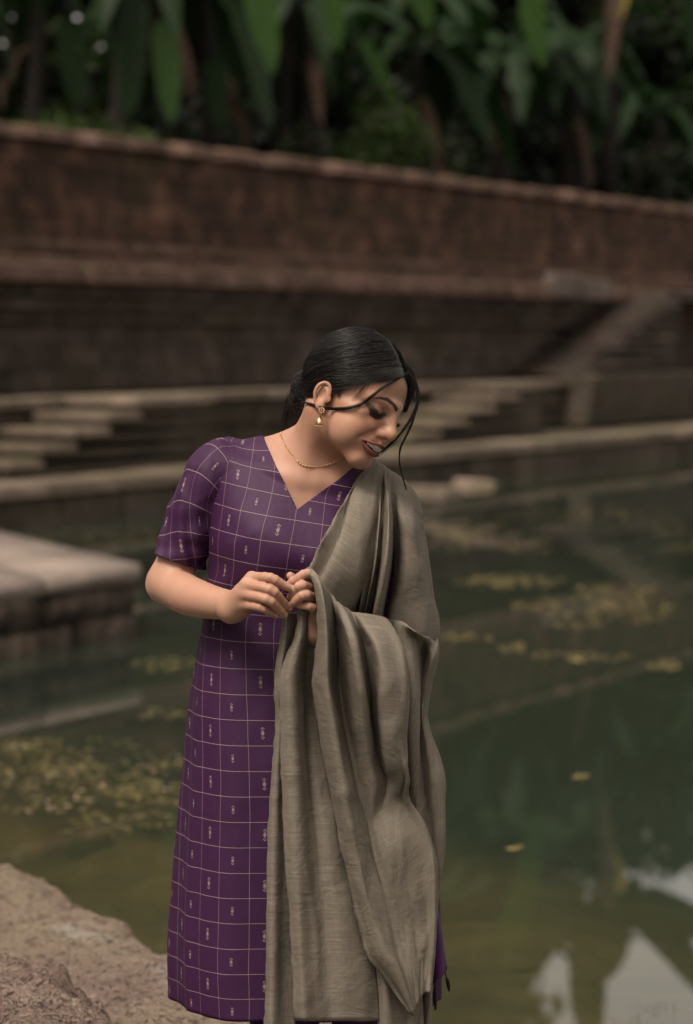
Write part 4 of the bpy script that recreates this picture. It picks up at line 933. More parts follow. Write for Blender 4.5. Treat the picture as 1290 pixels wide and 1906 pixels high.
# sleeve (her right arm)
SR = [(440, 834, 452, 960, -.015, .046, .05), (412, 815, 430, 956, -.015, .048, .050), (384, 826, 416, 958, -.015, .057, .055), (354, 853, 406, 966, -.015, .057, .055), (334, 896, 398, 985, -.014, .055, .055), (315, 946, 392, 1011, -.012, .053, .053), (301, 989, 386, 1036, -.010, .049, .050), (288, 1028, 380, 1060, -.008, .045, .046)]
def sfolds(G, th, C):
    m, n, _ = G.shape; t = np.linspace(0, 1, m)[:, None]; ctr = G.mean(1, keepdims=True); d = G - ctr; d /= np.linalg.norm(d, axis=2, keepdims=True) + 1e-9
    a = th[None]; am = np.clip((t - .2) / .6, 0, 1)
    f = am * (.0028 * np.sin(5 * a + 14 * t) + .0022 * np.sin(3 * a - 30 * t) * np.clip((t - .5) * 2, 0, 1) + .0014 * np.sin(9 * a + 22 * t))
    f = f + (.30 - np.abs(cnoise(G[..., 0] * 10 + G[..., 2] * 14, G[..., 2] * 26 - G[..., 0] * 8, 5.5))) * .008 * np.clip(t * 1.3, .2, 1)
    return G + d * f[..., None]
G, U, Vv = ring_loft(SR, 120, 14, ex=2.0, folds=sfolds)
loft_obj('sleeve', G, U, Vv, M_kurta, (.012, .01), R(-28))
# other sleeve, under the stole
SR2 = [(690, 880, 715, 1000, -.02, .045, .045), (722, 900, 752, 1010, -.02, .054, .054), (716, 960, 790, 1020, -.02, .050, .052), (718, 1030, 795, 1050, -.02, .048, .05), (722, 1085, 800, 1095, -.02, .046, .048)]
G, U, Vv = ring_loft(SR2, 60, 8, ex=2.0)
loft_obj('sleeve', G, U, Vv, M_kurta, (.0, .0), R(20))
# trousers: two tapered legs
for xx, sx in ((-.105, -1), (.030, 1)):
    tube('trouser_leg', [(xx, .005, .80), (xx + .005 * sx, 0, .60), (xx + .01 * sx, 0, .42), (xx + .005 * sx, .01, .25), (xx, .015, .085)], [.078, .072, .066, .062, .056], M_trous, person, 20, True, False)
# ---------------------------------------------------------------- stole (dupatta): folded sheets traced ridge by ridge
def za(zx, zy, f): return (480 + zx / 2.979, 860 + zy / 2.979, f)
def zb(zx, zy, f): return (300 + zx / 2.304, 1400 + zy / 2.304, f)
td = NT('slub_linen_olive', 0.78, 0.2); uv = td.n('UVMap').outputs[0]
slub = td.noise(td.mapping(uv, (18, 700, 1)), 1.0, 4, 0.65); slub2 = td.noise(td.mapping(uv, (620, 30, 1)), 1.0, 3, 0.6); fine = td.noise(td.mapping(uv, (900, 900, 1)), 1.0, 1, 0.5)
tone = td.math('ADD', td.math('MULTIPLY', slub, 0.62), td.math('ADD', td.math('MULTIPLY', slub2, 0.22), td.math('MULTIPLY', fine, 0.16)))
td.color(td.ramp(tone, [(0.32, (0.104, 0.088, 0.069)), (0.5, (0.150, 0.128, 0.101)), (0.68, (0.222, 0.194, 0.156))]))
wr_ = td.bump(td.noise(td.mapping(uv, (1, 1, 1), rot=(0, 0, .5)), 18, 5, 0.6, 0.6), 0.42, 0.012)
td.normal(td.bump(tone, 0.35, 0.0012, wr_)); M_stole = td.m
te = NT('frayed_hem', 0.85, 0.1); te.color((0.12, 0.10, 0.075)); M_hem = te.m
stole_V, stole_F, stole_UV = [], [], []
def sheet(rows, sub_t, sub_s, name, seed=0.0, amp=0.004, fr=14.0, parent=None, hem=None, uvrot=0.0, clear=0.0, sharp=0.7, crease=.0034):
    """rows[t][rail] = (px, py, f): Catmull-Rom surface through traced fold lines"""
    ff = np.array([[q[2] for q in row] for row in rows]); f2 = ff.copy()
    f2[:, 1:-1] += sharp * (ff[:, 1:-1] - .5 * (ff[:, :-2] + ff[:, 2:]))                 # deepen the folds
    Gc = np.array([[P(q[0], q[1], f_) for q, f_ in zip(row, fr_)] for row, fr_ in zip(rows, f2)])   # t, rail, 3
    T = crom(Gc.reshape(len(rows), -1), sub_t).reshape(-1, Gc.shape[1], 3)
    Gs = crom(T.transpose(1, 0, 2).reshape(Gc.shape[1], -1), sub_s).reshape(-1, T.shape[0], 3)   # s, t, 3
    du = np.linalg.norm(np.diff(Gs, axis=0), axis=2).mean(1); dv = np.linalg.norm(np.diff(Gs, axis=1), axis=2).mean(0)
    u = np.concatenate([[0], np.cumsum(du)])[:, None] * np.ones((1, Gs.shape[1])); v = np.concatenate([[0], np.cumsum(dv)])[None] * np.ones((Gs.shape[0], 1))
    nrm = np.cross(np.gradient(Gs, axis=0), np.gradient(Gs, axis=1)); nrm /= np.linalg.norm(nrm, axis=2, keepdims=True) + 1e-9
    nrm *= np.sign(-(nrm[..., 1:2]).mean() + 1e-9)
    w_ = amp * (cnoise(u * fr, v * fr * .45, seed) + .9 * (.35 - np.abs(cnoise(u * fr * 1.6 + v * 5, v * fr * .8, seed + 9))))
    rn = cnoise(u * 26 + .6 * cnoise(u * 5, v * 5, seed + 4), v * 2.6, seed + 21); w_ = w_ + crease * (.30 - np.abs(rn)) * 2
    w_ = w_ * np.clip(v / .09, .15, 1)
    Gs = Gs + nrm * w_[..., None]
    if clear: Gs = push_out(Gs, clear)
    if hem is not None:                                    # wavy torn edge along one side
        k = 0 if hem == 0 else -1; wob = .0022 * cnoise(v[k:k + 1] * 60 if k == 0 else v[-1:] * 60, u[:1] * 0, seed + 3)[0]
        Gs[k, :, 0] += wob; Gs[k, :, 1] += .004 * np.sin(v[0] * 90 + seed)
    m, n = Gs.shape[:2]; c, s = math.cos(uvrot), math.sin(uvrot); uu = u.ravel() + seed * .37; vv = v.ravel()
    o = part(name, Gs.reshape(-1, 3), grid_faces(m, n), M_stole, np.stack([c * uu - s * vv, s * uu + c * vv], 1), parent)
    md = o.modifiers.new('thickness', 'SOLIDIFY'); md.thickness = 0.0014; md.offset = 0
    return o, Gs
# hanging front panels first, the wrap over shoulder and forearm as their parent part
def rows_from(*cols): return [list(r) for r in zip(*cols)]
# chest band: from behind the shoulder across the chest to the hand
c0 = [za(600, 190, -.14), za(565, 75, -.085), za(541, 58, -.022), za(508, 160, .070), za(440, 278, .122), za(352, 432, .158), za(272, 598, .168), za(225, 690, .165)]
c1 = [za(610, 190, -.14), za(572, 70, -.085), za(552, 52, -.022), za(514, 190, .074), za(474, 345, .126), za(415, 515, .157), za(334, 668, .165), za(280, 740, .165)]
c2 = [za(615, 190, -.14), za(580, 66, -.085), za(560, 46, -.016), za(526, 192, .088), za(486, 348, .141), za(428, 522, .172), za(348, 676, .178), za(300, 750, .175)]
c3 = [za(640, 190, -.14), za(610, 58, -.085), za(598, 34, -.014), za(585, 200, .090), za(556, 400, .142), za(515, 590, .168), za(440, 760, .165), za(400, 830, .16)]
c4 = [za(660, 190, -.14), za(640, 50, -.085), za(628, 28, -.012), za(634, 230, .086), za(612, 430, .130), za(578, 630, .148), za(512, 800, .140), za(480, 860, .13)]
c5 = [za(680, 190, -.14), za(664, 60, -.085), za(652, 40, -.012), za(668, 255, .078), za(646, 450, .112), za(618, 640, .118), za(572, 800, .105), za(560, 860, .09)]
c6 = [za(700, 190, -.14), za(680, 70, -.085), za(668, 50, -.03), za(686, 260, .084), za(672, 450, .126), za(644, 640, .134), za(600, 810, .115), za(585, 870, .09)]
stole, _ = sheet(rows_from(c0, c1, c2, c3, c4, c5, c6), 9, 8, 'stole', 1.0, .0030, 12, hem=0, clear=.012)
# sleeve of cloth over the upper arm
a0 = [za(640, 190, -.14), za(646, 78, -.08), za(640, 60, -.03), za(640, 260, .080), za(610, 450, .128), za(580, 650, .136), za(555, 830, .115), za(550, 960, .05)]
a1 = [za(690, 190, -.14), za(690, 80, -.08), za(682, 62, -.025), za(698, 250, .068), za(688, 440, .108), za(662, 640, .114), za(630, 850, .09), za(610, 980, .03)]
a2 = [za(700, 190, -.14), za(700, 84, -.08), za(696, 68, -.014), za(720, 215, .082), za(726, 380, .120), za(708, 590, .128), za(658, 840, .105), za(640, 980, .05)]
a3 = [za(720, 190, -.15), za(718, 100, -.09), za(722, 84, -.012), za(748, 240, .052), za(756, 420, .058), za(738, 620, .056), za(695, 880, .055), za(690, 990, .03)]
a4 = [za(760, 220, -.15), za(755, 130, -.09), za(758, 112, -.012), za(798, 280, .054), za(815, 450, .064), za(800, 650, .074), za(730, 890, .080), za(740, 1000, .05)]
a5 = [za(800, 260, -.15), za(795, 170, -.09), za(800, 150, -.014), za(855, 320, .042), za(885, 500, .050), za(884, 660, .062), za(815, 900, .080), za(820, 1020, .05)]
a6 = [za(835, 300, -.15), za(830, 215, -.09), za(838, 196, -.020), za(893, 360, .012), za(922, 530, .016), za(930, 700, .028), za(912, 940, .055), za(905, 1060, .03)]
a7 = [za(850, 330, -.15), za(848, 240, -.09), za(856, 222, -.045), za(908, 390, -.030), za(938, 560, -.030), za(954, 730, -.025), za(985, 950, -.01), za(975, 1080, -.02)]
a8 = [za(850, 350, -.16), za(850, 260, -.11), za(850, 240, -.08), za(900, 400, -.085), za(928, 560, -.09), za(940, 720, -.09), za(965, 950, -.09), za(955, 1080, -.09)]
sheet(rows_from(a0, a1, a2, a3, a4, a5, a6, a7, a8), 10, 7, 'shoulder_drape', 2.0, .0045, 12, stole, uvrot=.15, clear=.012, crease=.0030, sharp=.9)
# drape over the forearm with the pointed end: rows down, rails across
r0 = [za(290, 640, .150), za(268, 604, .188), za(306, 645, .214), za(338, 790, .222), za(336, 960, .212), za(318, 1110, .202), za(305, 1220, .196), za(332, 1400, .192), za(356, 1580, .190), za(395, 1780, .190), zb(744, 240, .190), zb(772, 400, .190), zb(802, 545, .190), zb(834, 705, .190), zb(872, 845, .188), zb(950, 965, .186), zb(1078, 1132, .184)]
r1 = [za(310, 650, .150), za(300, 604, .190), za(345, 660, .222), za(374, 800, .234), za(386, 960, .232), za(388, 1110, .228), za(392, 1250, .224), za(414, 1420, .220), za(444, 1600, .216), za(480, 1790, .213), zb(800, 250, .210), zb(835, 410, .208), zb(868, 555, .206), zb(902, 700, .204), zb(945, 835, .202), zb(1005, 945, .198), zb(1082, 1124, .186)]
r2 = [za(390, 800, .140), za(398, 728, .185), za(418, 790, .205), za(432, 880, .208), za(440, 1000, .206), za(446, 1150, .202), za(462, 1340, .200), za(496, 1520, .198), za(530, 1690, .196), za(560, 1850, .194), zb(872, 300, .190), zb(905, 440, .192), zb(942, 590, .192), zb(980, 730, .190), zb(1015, 850, .190), zb(1055, 960, .190), zb(1087, 1110, .184)]
r3 = [za(440, 850, .130), za(448, 788, .180), za(485, 860, .214), za(522, 970, .232), za(550, 1110, .236), za(572, 1260, .234), za(590, 1400, .226), za(606, 1540, .214), za(625, 1680, .204), za(650, 1800, .196), zb(912, 285, .186), zb(955, 435, .195), zb(992, 590, .190), zb(1025, 735, .184), zb(1055, 860, .184), zb(1078, 965, .184), zb(1093, 1085, .180)]
r4 = [za(500, 890, .120), za(506, 826, .172), za(540, 900, .198), za(580, 1000, .206), za(606, 1130, .208), za(622, 1270, .208), za(632, 1410, .206), za(648, 1550, .200), za(676, 1680, .194), za(712, 1780, .186), zb(952, 262, .182), zb(1000, 410, .196), zb(1032, 560, .188), zb(1060, 720, .180), zb(1082, 850, .180), zb(1098, 950, .178), zb(1104, 1060, .176)]
r5 = [za(548, 900, .110), za(552, 838, .166), za(600, 905, .202), za(648, 1010, .226), za(672, 1140, .236), za(682, 1280, .236), za(688, 1420, .230), za(704, 1560, .222), za(732, 1680, .212), za(764, 1765, .198), zb(996, 230, .178), zb(1045, 380, .190), zb(1078, 540, .184), zb(1102, 710, .176), zb(1115, 845, .174), zb(1120, 940, .172), zb(1118, 1040, .172)]
r6 = [za(640, 910, .09), za(642, 852, .150), za(702, 920, .188), za(752, 1020, .214), za(780, 1150, .228), za(788, 1290, .232), za(784, 1430, .230), za(780, 1560, .224), za(792, 1670, .214), za(812, 1745, .202), zb(1032, 200, .174), zb(1092, 345, .180), zb(1128, 510, .176), zb(1142, 700, .170), zb(1146, 840, .168), zb(1142, 940, .166), zb(1135, 1030, .168)]
r7 = [za(700, 930, .07), za(700, 868, .130), za(764, 940, .166), za(814, 1050, .190), za(838, 1190, .200), za(842, 1330, .202), za(836, 1470, .200), za(828, 1590, .198), za(830, 1690, .196), za(836, 1765, .190), zb(1058, 190, .166), zb(1138, 320, .166), zb(1176, 480, .166), zb(1176, 680, .162), zb(1168, 830, .160), zb(1158, 940, .158), zb(1148, 1030, .162)]
r8 = [za(720, 950, .06), za(705, 890, .10), za(758, 960, .125), za(800, 1070, .135), za(820, 1200, .135), za(824, 1330, .135), za(818, 1470, .135), za(812, 1590, .135), za(814, 1690, .135), za(822, 1765, .135), zb(1050, 195, .125), zb(1135, 330, .130), zb(1176, 480, .130), zb(1176, 680, .130), zb(1168, 830, .130), zb(1158, 940, .130), zb(1148, 1030, .130)]
sheet(rows_from(r0, r1, r2, r3, r4, r5, r6, r7, r8), 8, 8, 'forearm_drape', 3.0, .0055, 12, stole, hem=0, crease=.0030, sharp=1.2)
# back fall at her left side, from the elbow to below the knee
q0 = [za(700, 930, .04), za(690, 880, .08), za(760, 1080, .11), za(790, 1300, .12), za(790, 1600, .125), za(800, 1880, .13), zb(1040, 300, .13), zb(1075, 600, .125), zb(1070, 900, .12), zb(1040, 1230, .12)]
q1 = [za(805, 960, .05), za(800, 893, .115), za(848, 1060, .110), za(862, 1300, .125), za(864, 1600, .135), za(884, 1880, .135), zb(1105, 300, .140), zb(1128, 600, .138), zb(1105, 900, .130), zb(1075, 1230, .13)]
q2 = [za(885, 1000, .05), za(880, 945, .115), za(905, 1040, .070), za(898, 1250, .085), za(890, 1500, .095), za(922, 1800, .112), zb(1140, 250, .122), zb(1160, 560, .124), zb(1132, 880, .112), zb(1105, 1230, .11)]
q3 = [za(960, 1020, .01), za(968, 992, .042), za(968, 1060, .060), za(935, 1240, .070), za(915, 1440, .080), za(962, 1700, .100), zb(1180, 180, .110), zb(1190, 480, .112), zb(1158, 800, .104), zb(1135, 1230, .10)]
q4 = [za(980, 1005, -.04), za(995, 986, -.006), za(992, 1085, .020), za(954, 1240, .030), za(932, 1420, .035), za(990, 1620, .050), zb(1212, 140, .060), zb(1214, 400, .065), zb(1176, 680, .060), zb(1150, 1230, .06)]
q5 = [za(980, 1010, -.085), za(985, 975, -.080), za(978, 1090, -.080), za(944, 1240, -.070), za(925, 1420, -.060), za(980, 1620, -.060), zb(1200, 140, -.060), zb(1200, 400, -.060), zb(1166, 680, -.060), zb(1140, 1230, -.06)]
sheet(rows_from(q0, q1, q2, q3, q4, q5), 14, 8, 'side_fall', 4.0, .0050, 11, stole, uvrot=1.35, crease=.0035, sharp=1.0)
# left hanging end: a back strip, then the front panel with its frayed hem
yy = [1140, 1180, 1240, 1290, 1340, 1440, 1560, 1700, 1830, 1935]
def colx(xs, fs): return [(x, y, f) for x, y, f in zip(xs, yy, fs)]
g0 = colx((528, 523, 514, 511, 514, 506, 500, 497, 495, 493), (.185, .182, .176, .172, .168, .166, .166, .166, .166, .166))
g1 = colx((534, 531, 524, 520, 522, 515, 510, 508, 507, 506), (.192, .190, .186, .182, .178, .176, .176, .178, .178, .178))
g2 = colx((542, 540, 536, 531, 532, 528, 525, 524, 524, 524), (.186, .180, .172, .168, .168, .168, .168, .168, .168, .168))
g3 = colx((552, 552, 550, 546, 548, 548, 546, 546, 548, 550), (.176, .166, .158, .156, .158, .158, .158, .156, .156, .156))
sheet(rows_from(g0, g1, g2, g3), 8, 7, 'end_strip', 5.0, .0016, 16, stole, hem=0)
yy = [1130, 1180, 1230, 1280, 1340, 1440, 1560, 1700, 1830, 1900]
h0 = colx((556, 549, 527, 520, 523, 524, 531, 537, 543, 548), (.196, .194, .196, .198, .196, .195, .196, .198, .198, .196))
h1 = colx((562, 557, 540, 535, 538, 541, 548, 556, 562, 566), (.198, .200, .206, .210, .208, .208, .210, .212, .212, .208))
h2 = colx((570, 566, 556, 552, 554, 559, 568, 578, 586, 588), (.196, .196, .200, .202, .202, .204, .204, .204, .204, .200))
h3 = colx((578, 574, 568, 566, 568, 575, 588, 602, 612, 612), (.190, .186, .180, .178, .180, .184, .188, .192, .194, .192))
h4 = colx((586, 582, 578, 578, 582, 592, 608, 628, 640, 640), (.186, .178, .170, .164, .164, .172, .182, .188, .190, .188))
h5 = colx((594, 592, 592, 594, 600, 614, 632, 656, 674, 676), (.180, .172, .160, .154, .152, .158, .168, .174, .176, .174))
h6 = colx((604, 604, 606, 610, 620, 636, 656, 682, 702, 706), (.176, .160, .150, .146, .144, .148, .152, .154, .154, .154))
sheet(rows_from(h0, h1, h2, h3, h4, h5, h6), 8, 7, 'front_panel', 6.0, .0034, 13, stole, hem=0, crease=.0022, sharp=1.0)
# a last narrow fold behind the point
k0_ = [(676, 1600, .150), (690, 1720, .150), (700, 1830, .150), (704, 1935, .150)]; k1_ = [(690, 1600, .156), (705, 1720, .158), (718, 1830, .158), (722, 1935, .156)]; k2_ = [(720, 1600, .140), (735, 1720, .140), (745, 1830, .140), (755, 1935, .140)]
k3_ = [(770, 1600, .13), (780, 1720, .13), (785, 1830, .13), (790, 1935, .13)]
sheet(rows_from(k0_, k1_, k2_, k3_), 10, 8, 'under_fold', 7.0, .002, 12, stole)
# purple end with black tassels behind the fall
e0 = [(790, 1640, .02), (790, 1720, .02), (790, 1790, .02), (790, 1828, .02)]; e1 = [(806, 1640, .04), (812, 1720, .045), (815, 1790, .045), (816, 1822, .045)]; e2 = [(812, 1680, .03), (822, 1730, .03), (829, 1775, .03), (834, 1803, .03)]
tpe = NT('purple_stole_end', 0.7, 0.2); tpe.color((0.060, 0.018, 0.085)); o, _ = sheet(rows_from(e0, e1, e2), 8, 8, 'purple_end', 8.0, .001, 12, stole); o.data.materials.clear(); o.data.materials.append(tpe.m)
tts = NT('black_tassel', 0.8, 0.2); tts.color((0.012, 0.008, 0.010)); M_tas = tts.m
for k, (pts) in enumerate(([(832, 1800), (829, 1812), (833, 1826), (836, 1845)], [(822, 1812), (812, 1822), (809, 1850), (811, 1880)], [(806, 1818), (803, 1832), (800, 1850), (799, 1862)], [(828, 1808), (820, 1816), (806, 1826), (801, 1842)])):
    W3 = crom(np.array([P(x, y, .035) for x, y in pts]), 4); rr_ = np.interp(np.linspace(0, 1, len(W3)), [0, .55, .6, .8, 1], [.0010, .0012, .0034, .0040, .0016])
    tube('tassel', [Vector(p) for p in W3], rr_, M_tas, person, 8)
# ---------------------------------------------------------------- hair and jewellery
def skin_hit(px, py, f0=0.30, f1=-0.12):
    """where the view ray through a pixel meets the skin"""
    fs = np.linspace(f0, f1, 420); Qs = np.array([P(px, py, f) for f in fs], np.float32); d = S(Qs); k = np.argmax(d < 0)
    return (Qs[k].astype(float), fs[k]) if d[k] < 0 else (None, None)
th_ = NT('black_hair', 0.36, 0.45); hv = th_.coord('Object'); th_.color(th_.mix(th_.n('NewGeometry').outputs['Random Per Island'], (0.0035, 0.0028, 0.0025), (0.012, 0.009, 0.0075))); M_hair = th_.m
HC = np.array([0, .010, .047]); HRad = np.array([.0800, .090, .091])
Hs = Sdf()
Hs.ell(HC, HRad * .955, .01, head=True)
Hs.plane((0, -.074, .094), (0, -1.0, -1.05), .006, -1)
bunc = P(575, 735, -.03)
Hs.ell(bunc, (.032, .038, .046), .03); Hs.cone(P(566, 752, -.045), P(543, 792, -.06), .022, .012, .02)
HV, HF = surface_nets(lambda Q, c=None, r=0: Hs(Q), HO - .2, HO + .2, .003)
hair = part('hair', smooth_verts(HV, HF, 3), HF, M_hair)
def proj_hair(B, off=0.0):
    q = (B - HC) / HRad; l = np.linalg.norm(q, axis=1, keepdims=True); return HC + q / l * (1 + off) * HRad
rg = np.random.default_rng(3)
def strands_mesh(name, paths, rad, parent=None, ns=3):
    m = len(paths[0]); A_ = np.array(paths); n = len(A_); T = np.gradient(A_, axis=1); T /= np.linalg.norm(T, axis=2, keepdims=True) + 1e-9
    ref = np.array([.3, .5, .8]); a = np.cross(T, ref); a /= np.linalg.norm(a, axis=2, keepdims=True) + 1e-9; b = np.cross(T, a)
    rr = (np.asarray(rad).reshape(n, 1) if np.ndim(rad) else rad) * np.interp(np.linspace(0, 1, m), [0, .05, .8, 1], [.6, 1, 1, .35])[None]
    V = np.stack([A_ + (a * math.cos(k * 2 * math.pi / ns) + b * math.sin(k * 2 * math.pi / ns)) * rr[..., None] for k in range(ns)], 2)   # n,m,ns,3
    idx = np.arange(n * m * ns).reshape(n, m, ns); F = []
    for k in range(ns):
        k2 = (k + 1) % ns; F.append(np.stack([idx[:, :-1, k], idx[:, :-1, k2], idx[:, 1:, k2], idx[:, 1:, k]], -1).reshape(-1, 4))
    o = part(name, V.reshape(-1, 3), np.concatenate(F), M_hair, None, parent or hair); o['kind'] = 'stuff'; return o
def bez(p, m):
    t = np.linspace(0, 1, m)[:, None]; return p[0] * (1 - t) ** 3 + 3 * p[1] * t * (1 - t) ** 2 + 3 * p[2] * t * t * (1 - t) + p[3] * t ** 3
bl_ = to_head(bunc[None])[0]
paths = []; M_ = 18
for i in range(7500):
    right_ = rg.random() < .72; sx = -1 if right_ else 1
    a = rg.random() ** .85
    st = np.array([sx * .002, -.083, .090]) * (1 - a) + np.array([sx * .004, .045, .138]) * a; st[2] += .022 * math.sin(a * 3.14) ** .8
    p1 = np.array([sx * .066, -.072, .052]) * (1 - a) + np.array([sx * .055, .045, .13]) * a
    p2 = np.array([sx * .090, -.004, .035]) * (1 - a) + np.array([sx * .055, .105, .085]) * a
    en = bl_ + rg.normal(size=3) * np.array([.012, .010, .016])
    off = -.01 + .028 * rg.random() ** 1.5 + .008 * math.sin(a * 21 + 3 * math.sin(a * 9)) + .005 * math.sin(a * 57)
    c = bez([st, p1 + rg.normal(size=3) * .006, p2 + rg.normal(size=3) * .006, en], M_); pr = proj_hair(c, 0)
    tt = np.linspace(0, 1, M_)[:, None]; wgt = np.clip((1 - tt) / .22, 0, 1); c = pr * wgt + c * (1 - wgt)
    q = (c - HC) / HRad; c = c + (off * q * HRad) * (np.clip(tt / .06, 0, 1)) + (rg.normal(size=3) * .0006)
    c = c + .0016 * np.sin(tt * rg.uniform(4, 12) + rg.random() * 6) * rg.normal(size=3) * np.clip(tt * 6, 0, 1)
    paths.append(HO + c @ HR.T)
A_ = np.array(paths); sh_ = A_.shape; Qf = A_.reshape(-1, 3).astype(np.float32); d_ = Sh(Qf); k_ = d_ < .004
g_ = np.stack([Sh(Qf[k_] + np.eye(3, dtype=np.float32)[j] * 2e-3) - d_[k_] for j in range(3)], 1); g_ /= np.linalg.norm(g_, axis=1, keepdims=True) + 1e-9
Qd = Qf.astype(float); Qd[k_] += g_ * (.002 + .003 * rg.random((k_.sum(), 1)) * 0 + np.clip(.002 - d_[k_], 0, .03)[:, None]); paths = list(Qd.reshape(sh_))
strands_mesh('hair_strands', paths, .00022 + .00022 * rg.random(len(paths)))
# low knot: strands wound around it, then the tail down the nape
paths = []
for i in range(700):
    ax0 = rg.normal(size=3); ax0 /= np.linalg.norm(ax0); b_ = np.cross(ax0, rg.normal(size=3)); b_ /= np.linalg.norm(b_); t = np.linspace(0, 2.6, M_)[:, None] + rg.random() * 6
    r_ = np.array([.033, .040, .048]) * rg.uniform(.93, 1.04); pth = bunc + (np.cos(t) * ax0 + np.sin(t) * b_) * r_; paths.append(pth)
for i in range(260):
    o_1 = rg.normal(size=3) * .008; pth = bez([bunc + o_1 * 1.6, P(566, 752, -.045) + o_1 * 1.8, P(552, 775, -.055) + o_1 * 1.4, P(542, 796, -.062) + o_1 * .9], M_); paths.append(pth + .002 * np.sin(np.linspace(0, 9, M_) + rg.random() * 6)[:, None] * rg.normal(size=3))
strands_mesh('knot_strands', paths, .00045)
# loose locks: pixel paths, laid on the skin where they cross it
def zf(zx, zy): return (570 + zx / 5.609, 680 + zy / 5.609)
def lock(name, zpts, n, width, rad, f_air, lift=.004, spread_end=1.0, seed=1):
    r = np.random.default_rng(seed); C = []
    for zx, zy in zpts:
        px, py = zf(zx, zy); hit, f = skin_hit(px, py); C.append(P(px, py, (f + lift) if hit is not None and f > f_air - .03 else f_air))
    C = crom(np.array(C), 4); m = len(C); t = np.linspace(0, 1, m)[:, None]; out = []
    C[1:-1] = (C[:-2] + 2 * C[1:-1] + C[2:]) / 4
    for i in range(n):
        o1 = r.normal(size=3) * np.array([.8, .4, .8]) * width; ph = r.random() * 6
        out.append(C + o1 * (.35 + .65 * np.sin(np.clip(t * 1.25, 0, 1) * 3.14 * .8)) * (1 + (spread_end - 1) * t) + .0012 * np.sin(t * 7 + ph) * r.normal(size=3) * t)
    strands_mesh(name, out, rad)
f_mid = -float(H(0, -.085, .06)[1])
lock('temple_lock', [(1075, 60), (1010, 110), (900, 175), (790, 240), (700, 310), (590, 395), (500, 432), (400, 452), (290, 452), (180, 440), (60, 405), (-40, 380)], 34, .0015, .00038, f_mid - .02, .005, seed=2)
lock('front_lock', [(1050, 60), (1110, 130), (1150, 230), (1165, 330), (1150, 430), (1095, 550), (1020, 670), (930, 780), (820, 880), (730, 950)], 26, .0016, .00036, f_mid + .005, .004, 1.8, seed=4)
lock('front_lock', [(1060, 50), (1130, 140), (1172, 260), (1168, 380), (1130, 520), (1090, 640), (1030, 760), (985, 860), (972, 960), (985, 1070), (1015, 1190), (1045, 1300)], 22, .0013, .00036, f_mid - .005, .004, .5, seed=5)
lock('side_hair', [(1025, -10), (1070, 60), (1096, 140), (1100, 230), (1088, 320), (1062, 400), (1030, 480)], 320, .0048, .00040, f_mid - .03, .004, .3, seed=6)
lock('sideburn', [(380, 160), (365, 230), (350, 290), (338, 345)], 16, .0040, .00018, -1, .003, .4, seed=8)
lock('temple_wisps', [(640, 170), (580, 230), (530, 290), (480, 340)], 12, .0050, .00020, -1, .003, 1.0, seed=9)
# flyaway hairs
out = []
for i in range(70):
    a = rg.random(); b0_ = np.array([-.03 - .05 * rg.random(), .02 + .09 * rg.random(), .12 - .16 * rg.random()]); q = (b0_ - HC) / HRad; q /= np.linalg.norm(q); s0 = HC + q * HRad * 1.0
    d = q * .5 + rg.normal(size=3) * .5 + np.array([0, .6, -.1]); L = rg.uniform(.008, .035); t = np.linspace(0, 1, M_)[:, None]
    c = s0 + d * L * t + rg.normal(size=3) * L * .5 * t * t - np.array([0, 0, .3]) * L * t * t; out.append(HO + c @ HR.T)
strands_mesh('flyaway_hair', out, .00012)
# lashes
out = []
for sx in (-1, 1):
    for i in range(34):
        u = i / 33; x = .0170 + .030 * u; z = .0118 - .0080 * math.sin(u * 3.14 * .85) + .0100 * max(0, u - .55)
        y = -.0790 + .0001 + 40 * max(0, x - .031) ** 2 * 1.0; L = .006 + .006 * u
        p0 = np.array([sx * x, y, z]); d = np.array([sx * (.25 + .5 * u), -.75, -.45]); t = np.linspace(0, 1, M_)[:, None]
        c = p0 + d * L * t + np.array([0, 0, .55]) * L * t * t; out.append(HO + c @ HR.T)
strands_mesh('eyelashes', out[:34], .00042, person); strands_mesh('eyelashes', out[34:], .00042, person)
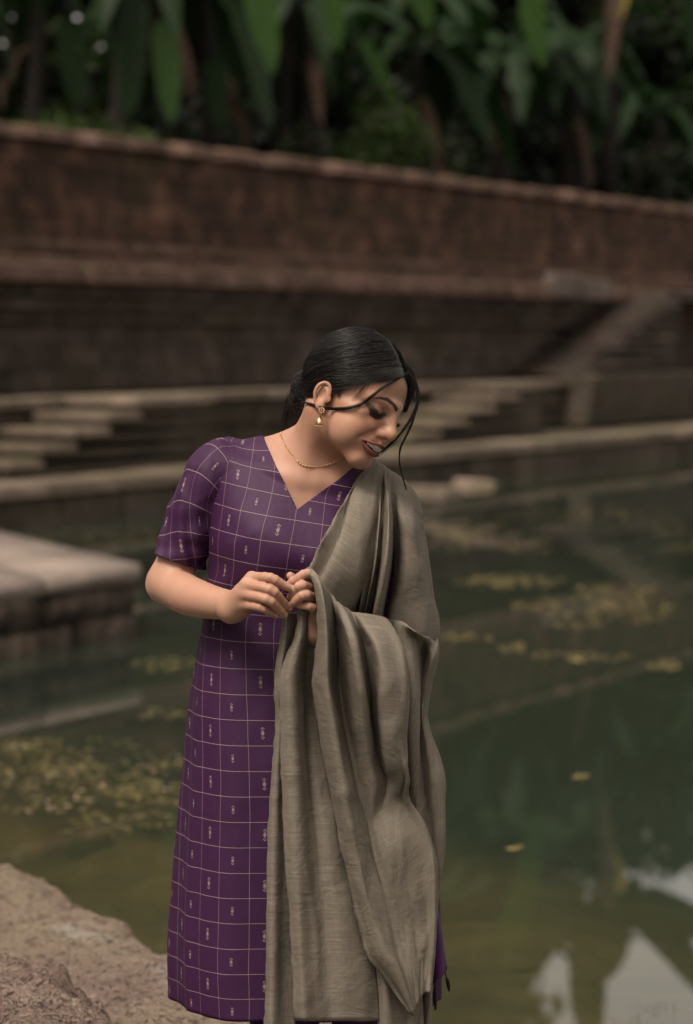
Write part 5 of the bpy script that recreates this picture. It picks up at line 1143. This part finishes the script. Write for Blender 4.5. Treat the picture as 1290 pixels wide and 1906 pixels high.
# ---- jewellery
tg = NT('gold', 0.28, 0.5); tg.b.inputs['Metallic'].default_value = 1.0; tg.color((0.62, 0.40, 0.22)); M_gold = tg.m
def lathe(name, c, prof, mat, parent, ns=20):
    V = []; F = []; m = len(prof)
    for (r, z) in prof:
        for k in range(ns): V.append(np.array(c) + np.array([r * math.cos(6.28318 * k / ns), r * math.sin(6.28318 * k / ns), z]))
    for i in range(m - 1):
        for k in range(ns): F.append((i * ns + k, i * ns + (k + 1) % ns, (i + 1) * ns + (k + 1) % ns, (i + 1) * ns + k))
    return part(name, V, F, mat, None, parent)
def ball_mesh(name, r, sub=2):
    bm = bmesh.new(); bmesh.ops.create_icosphere(bm, subdivisions=sub, radius=r); me = bpy.data.meshes.new(name); bm.to_mesh(me); bm.free(); me.materials.append(M_gold)
    me.polygons.foreach_set('use_smooth', np.ones(len(me.polygons), bool)); return me
def beads(name, pts, r, parent):
    me = ball_mesh(name, r, 1)
    for p in pts:
        o = bpy.data.objects.new(name, me); col.objects.link(o); o.parent = parent; o.location = Vector(p) - person.location - (Vector(parent.location) if parent is not person else Vector())
hit, fe = skin_hit(601, 757); fe = (fe if fe else .0) + .006
c = P(595, 790, fe)
ear = lathe('earring', c, [(.0010, .0125), (.0022, .0110), (.0048, .0092), (.0066, .0058), (.0074, .0020), (.0078, .0), (.0072, -.0006), (.004, .001)], M_gold, person)
beads('earring_bead', [c + np.array([.0074 * math.cos(a), .0074 * math.sin(a), -.0022]) for a in np.linspace(0, 6.283, 18)[:-1]], .0012, ear)
st_c = P(599, 764, fe + .002)
bm = bmesh.new()
beads('earring_stud', [st_c + np.array([.0042 * math.cos(a), -.001, .0042 * math.sin(a)]) for a in np.linspace(0, 6.283, 9)[:-1]] + [st_c + np.array([0, -.002, 0])], .0020, ear)
tube('earring_hook', [Vector(P(598, 768, fe)), Vector(P(596, 777, fe))], [.0010, .0010], M_gold, person, 6)
np_ = crom(np.array([(521, 800), (523, 810), (529, 824), (538, 838), (549, 852), (560, 864), (572, 868), (590, 869), (612, 865), (632, 858)], float), 10)
nk = []
for (x, y) in np_:
    h_, f_ = skin_hit(x, y)
    if h_ is not None: nk.append(P(x, y, f_ + .0016))
nk = np.array(nk); nk[1:-1] = (nk[:-2] + 2 * nk[1:-1] + nk[2:]) / 4
chain = tube('necklace', [Vector(p) for p in nk], [.0003] * len(nk), M_gold, person, 6)
dist = np.concatenate([[0], np.cumsum(np.linalg.norm(np.diff(nk, axis=0), axis=1))])
for k, d in enumerate(np.arange(.004, dist[-1], .0056)):
    p = [np.interp(d, dist, nk[:, a]) for a in range(3)]; beads('necklace_bead', [p], .0018 if k % 9 < 6 else .0010, chain)
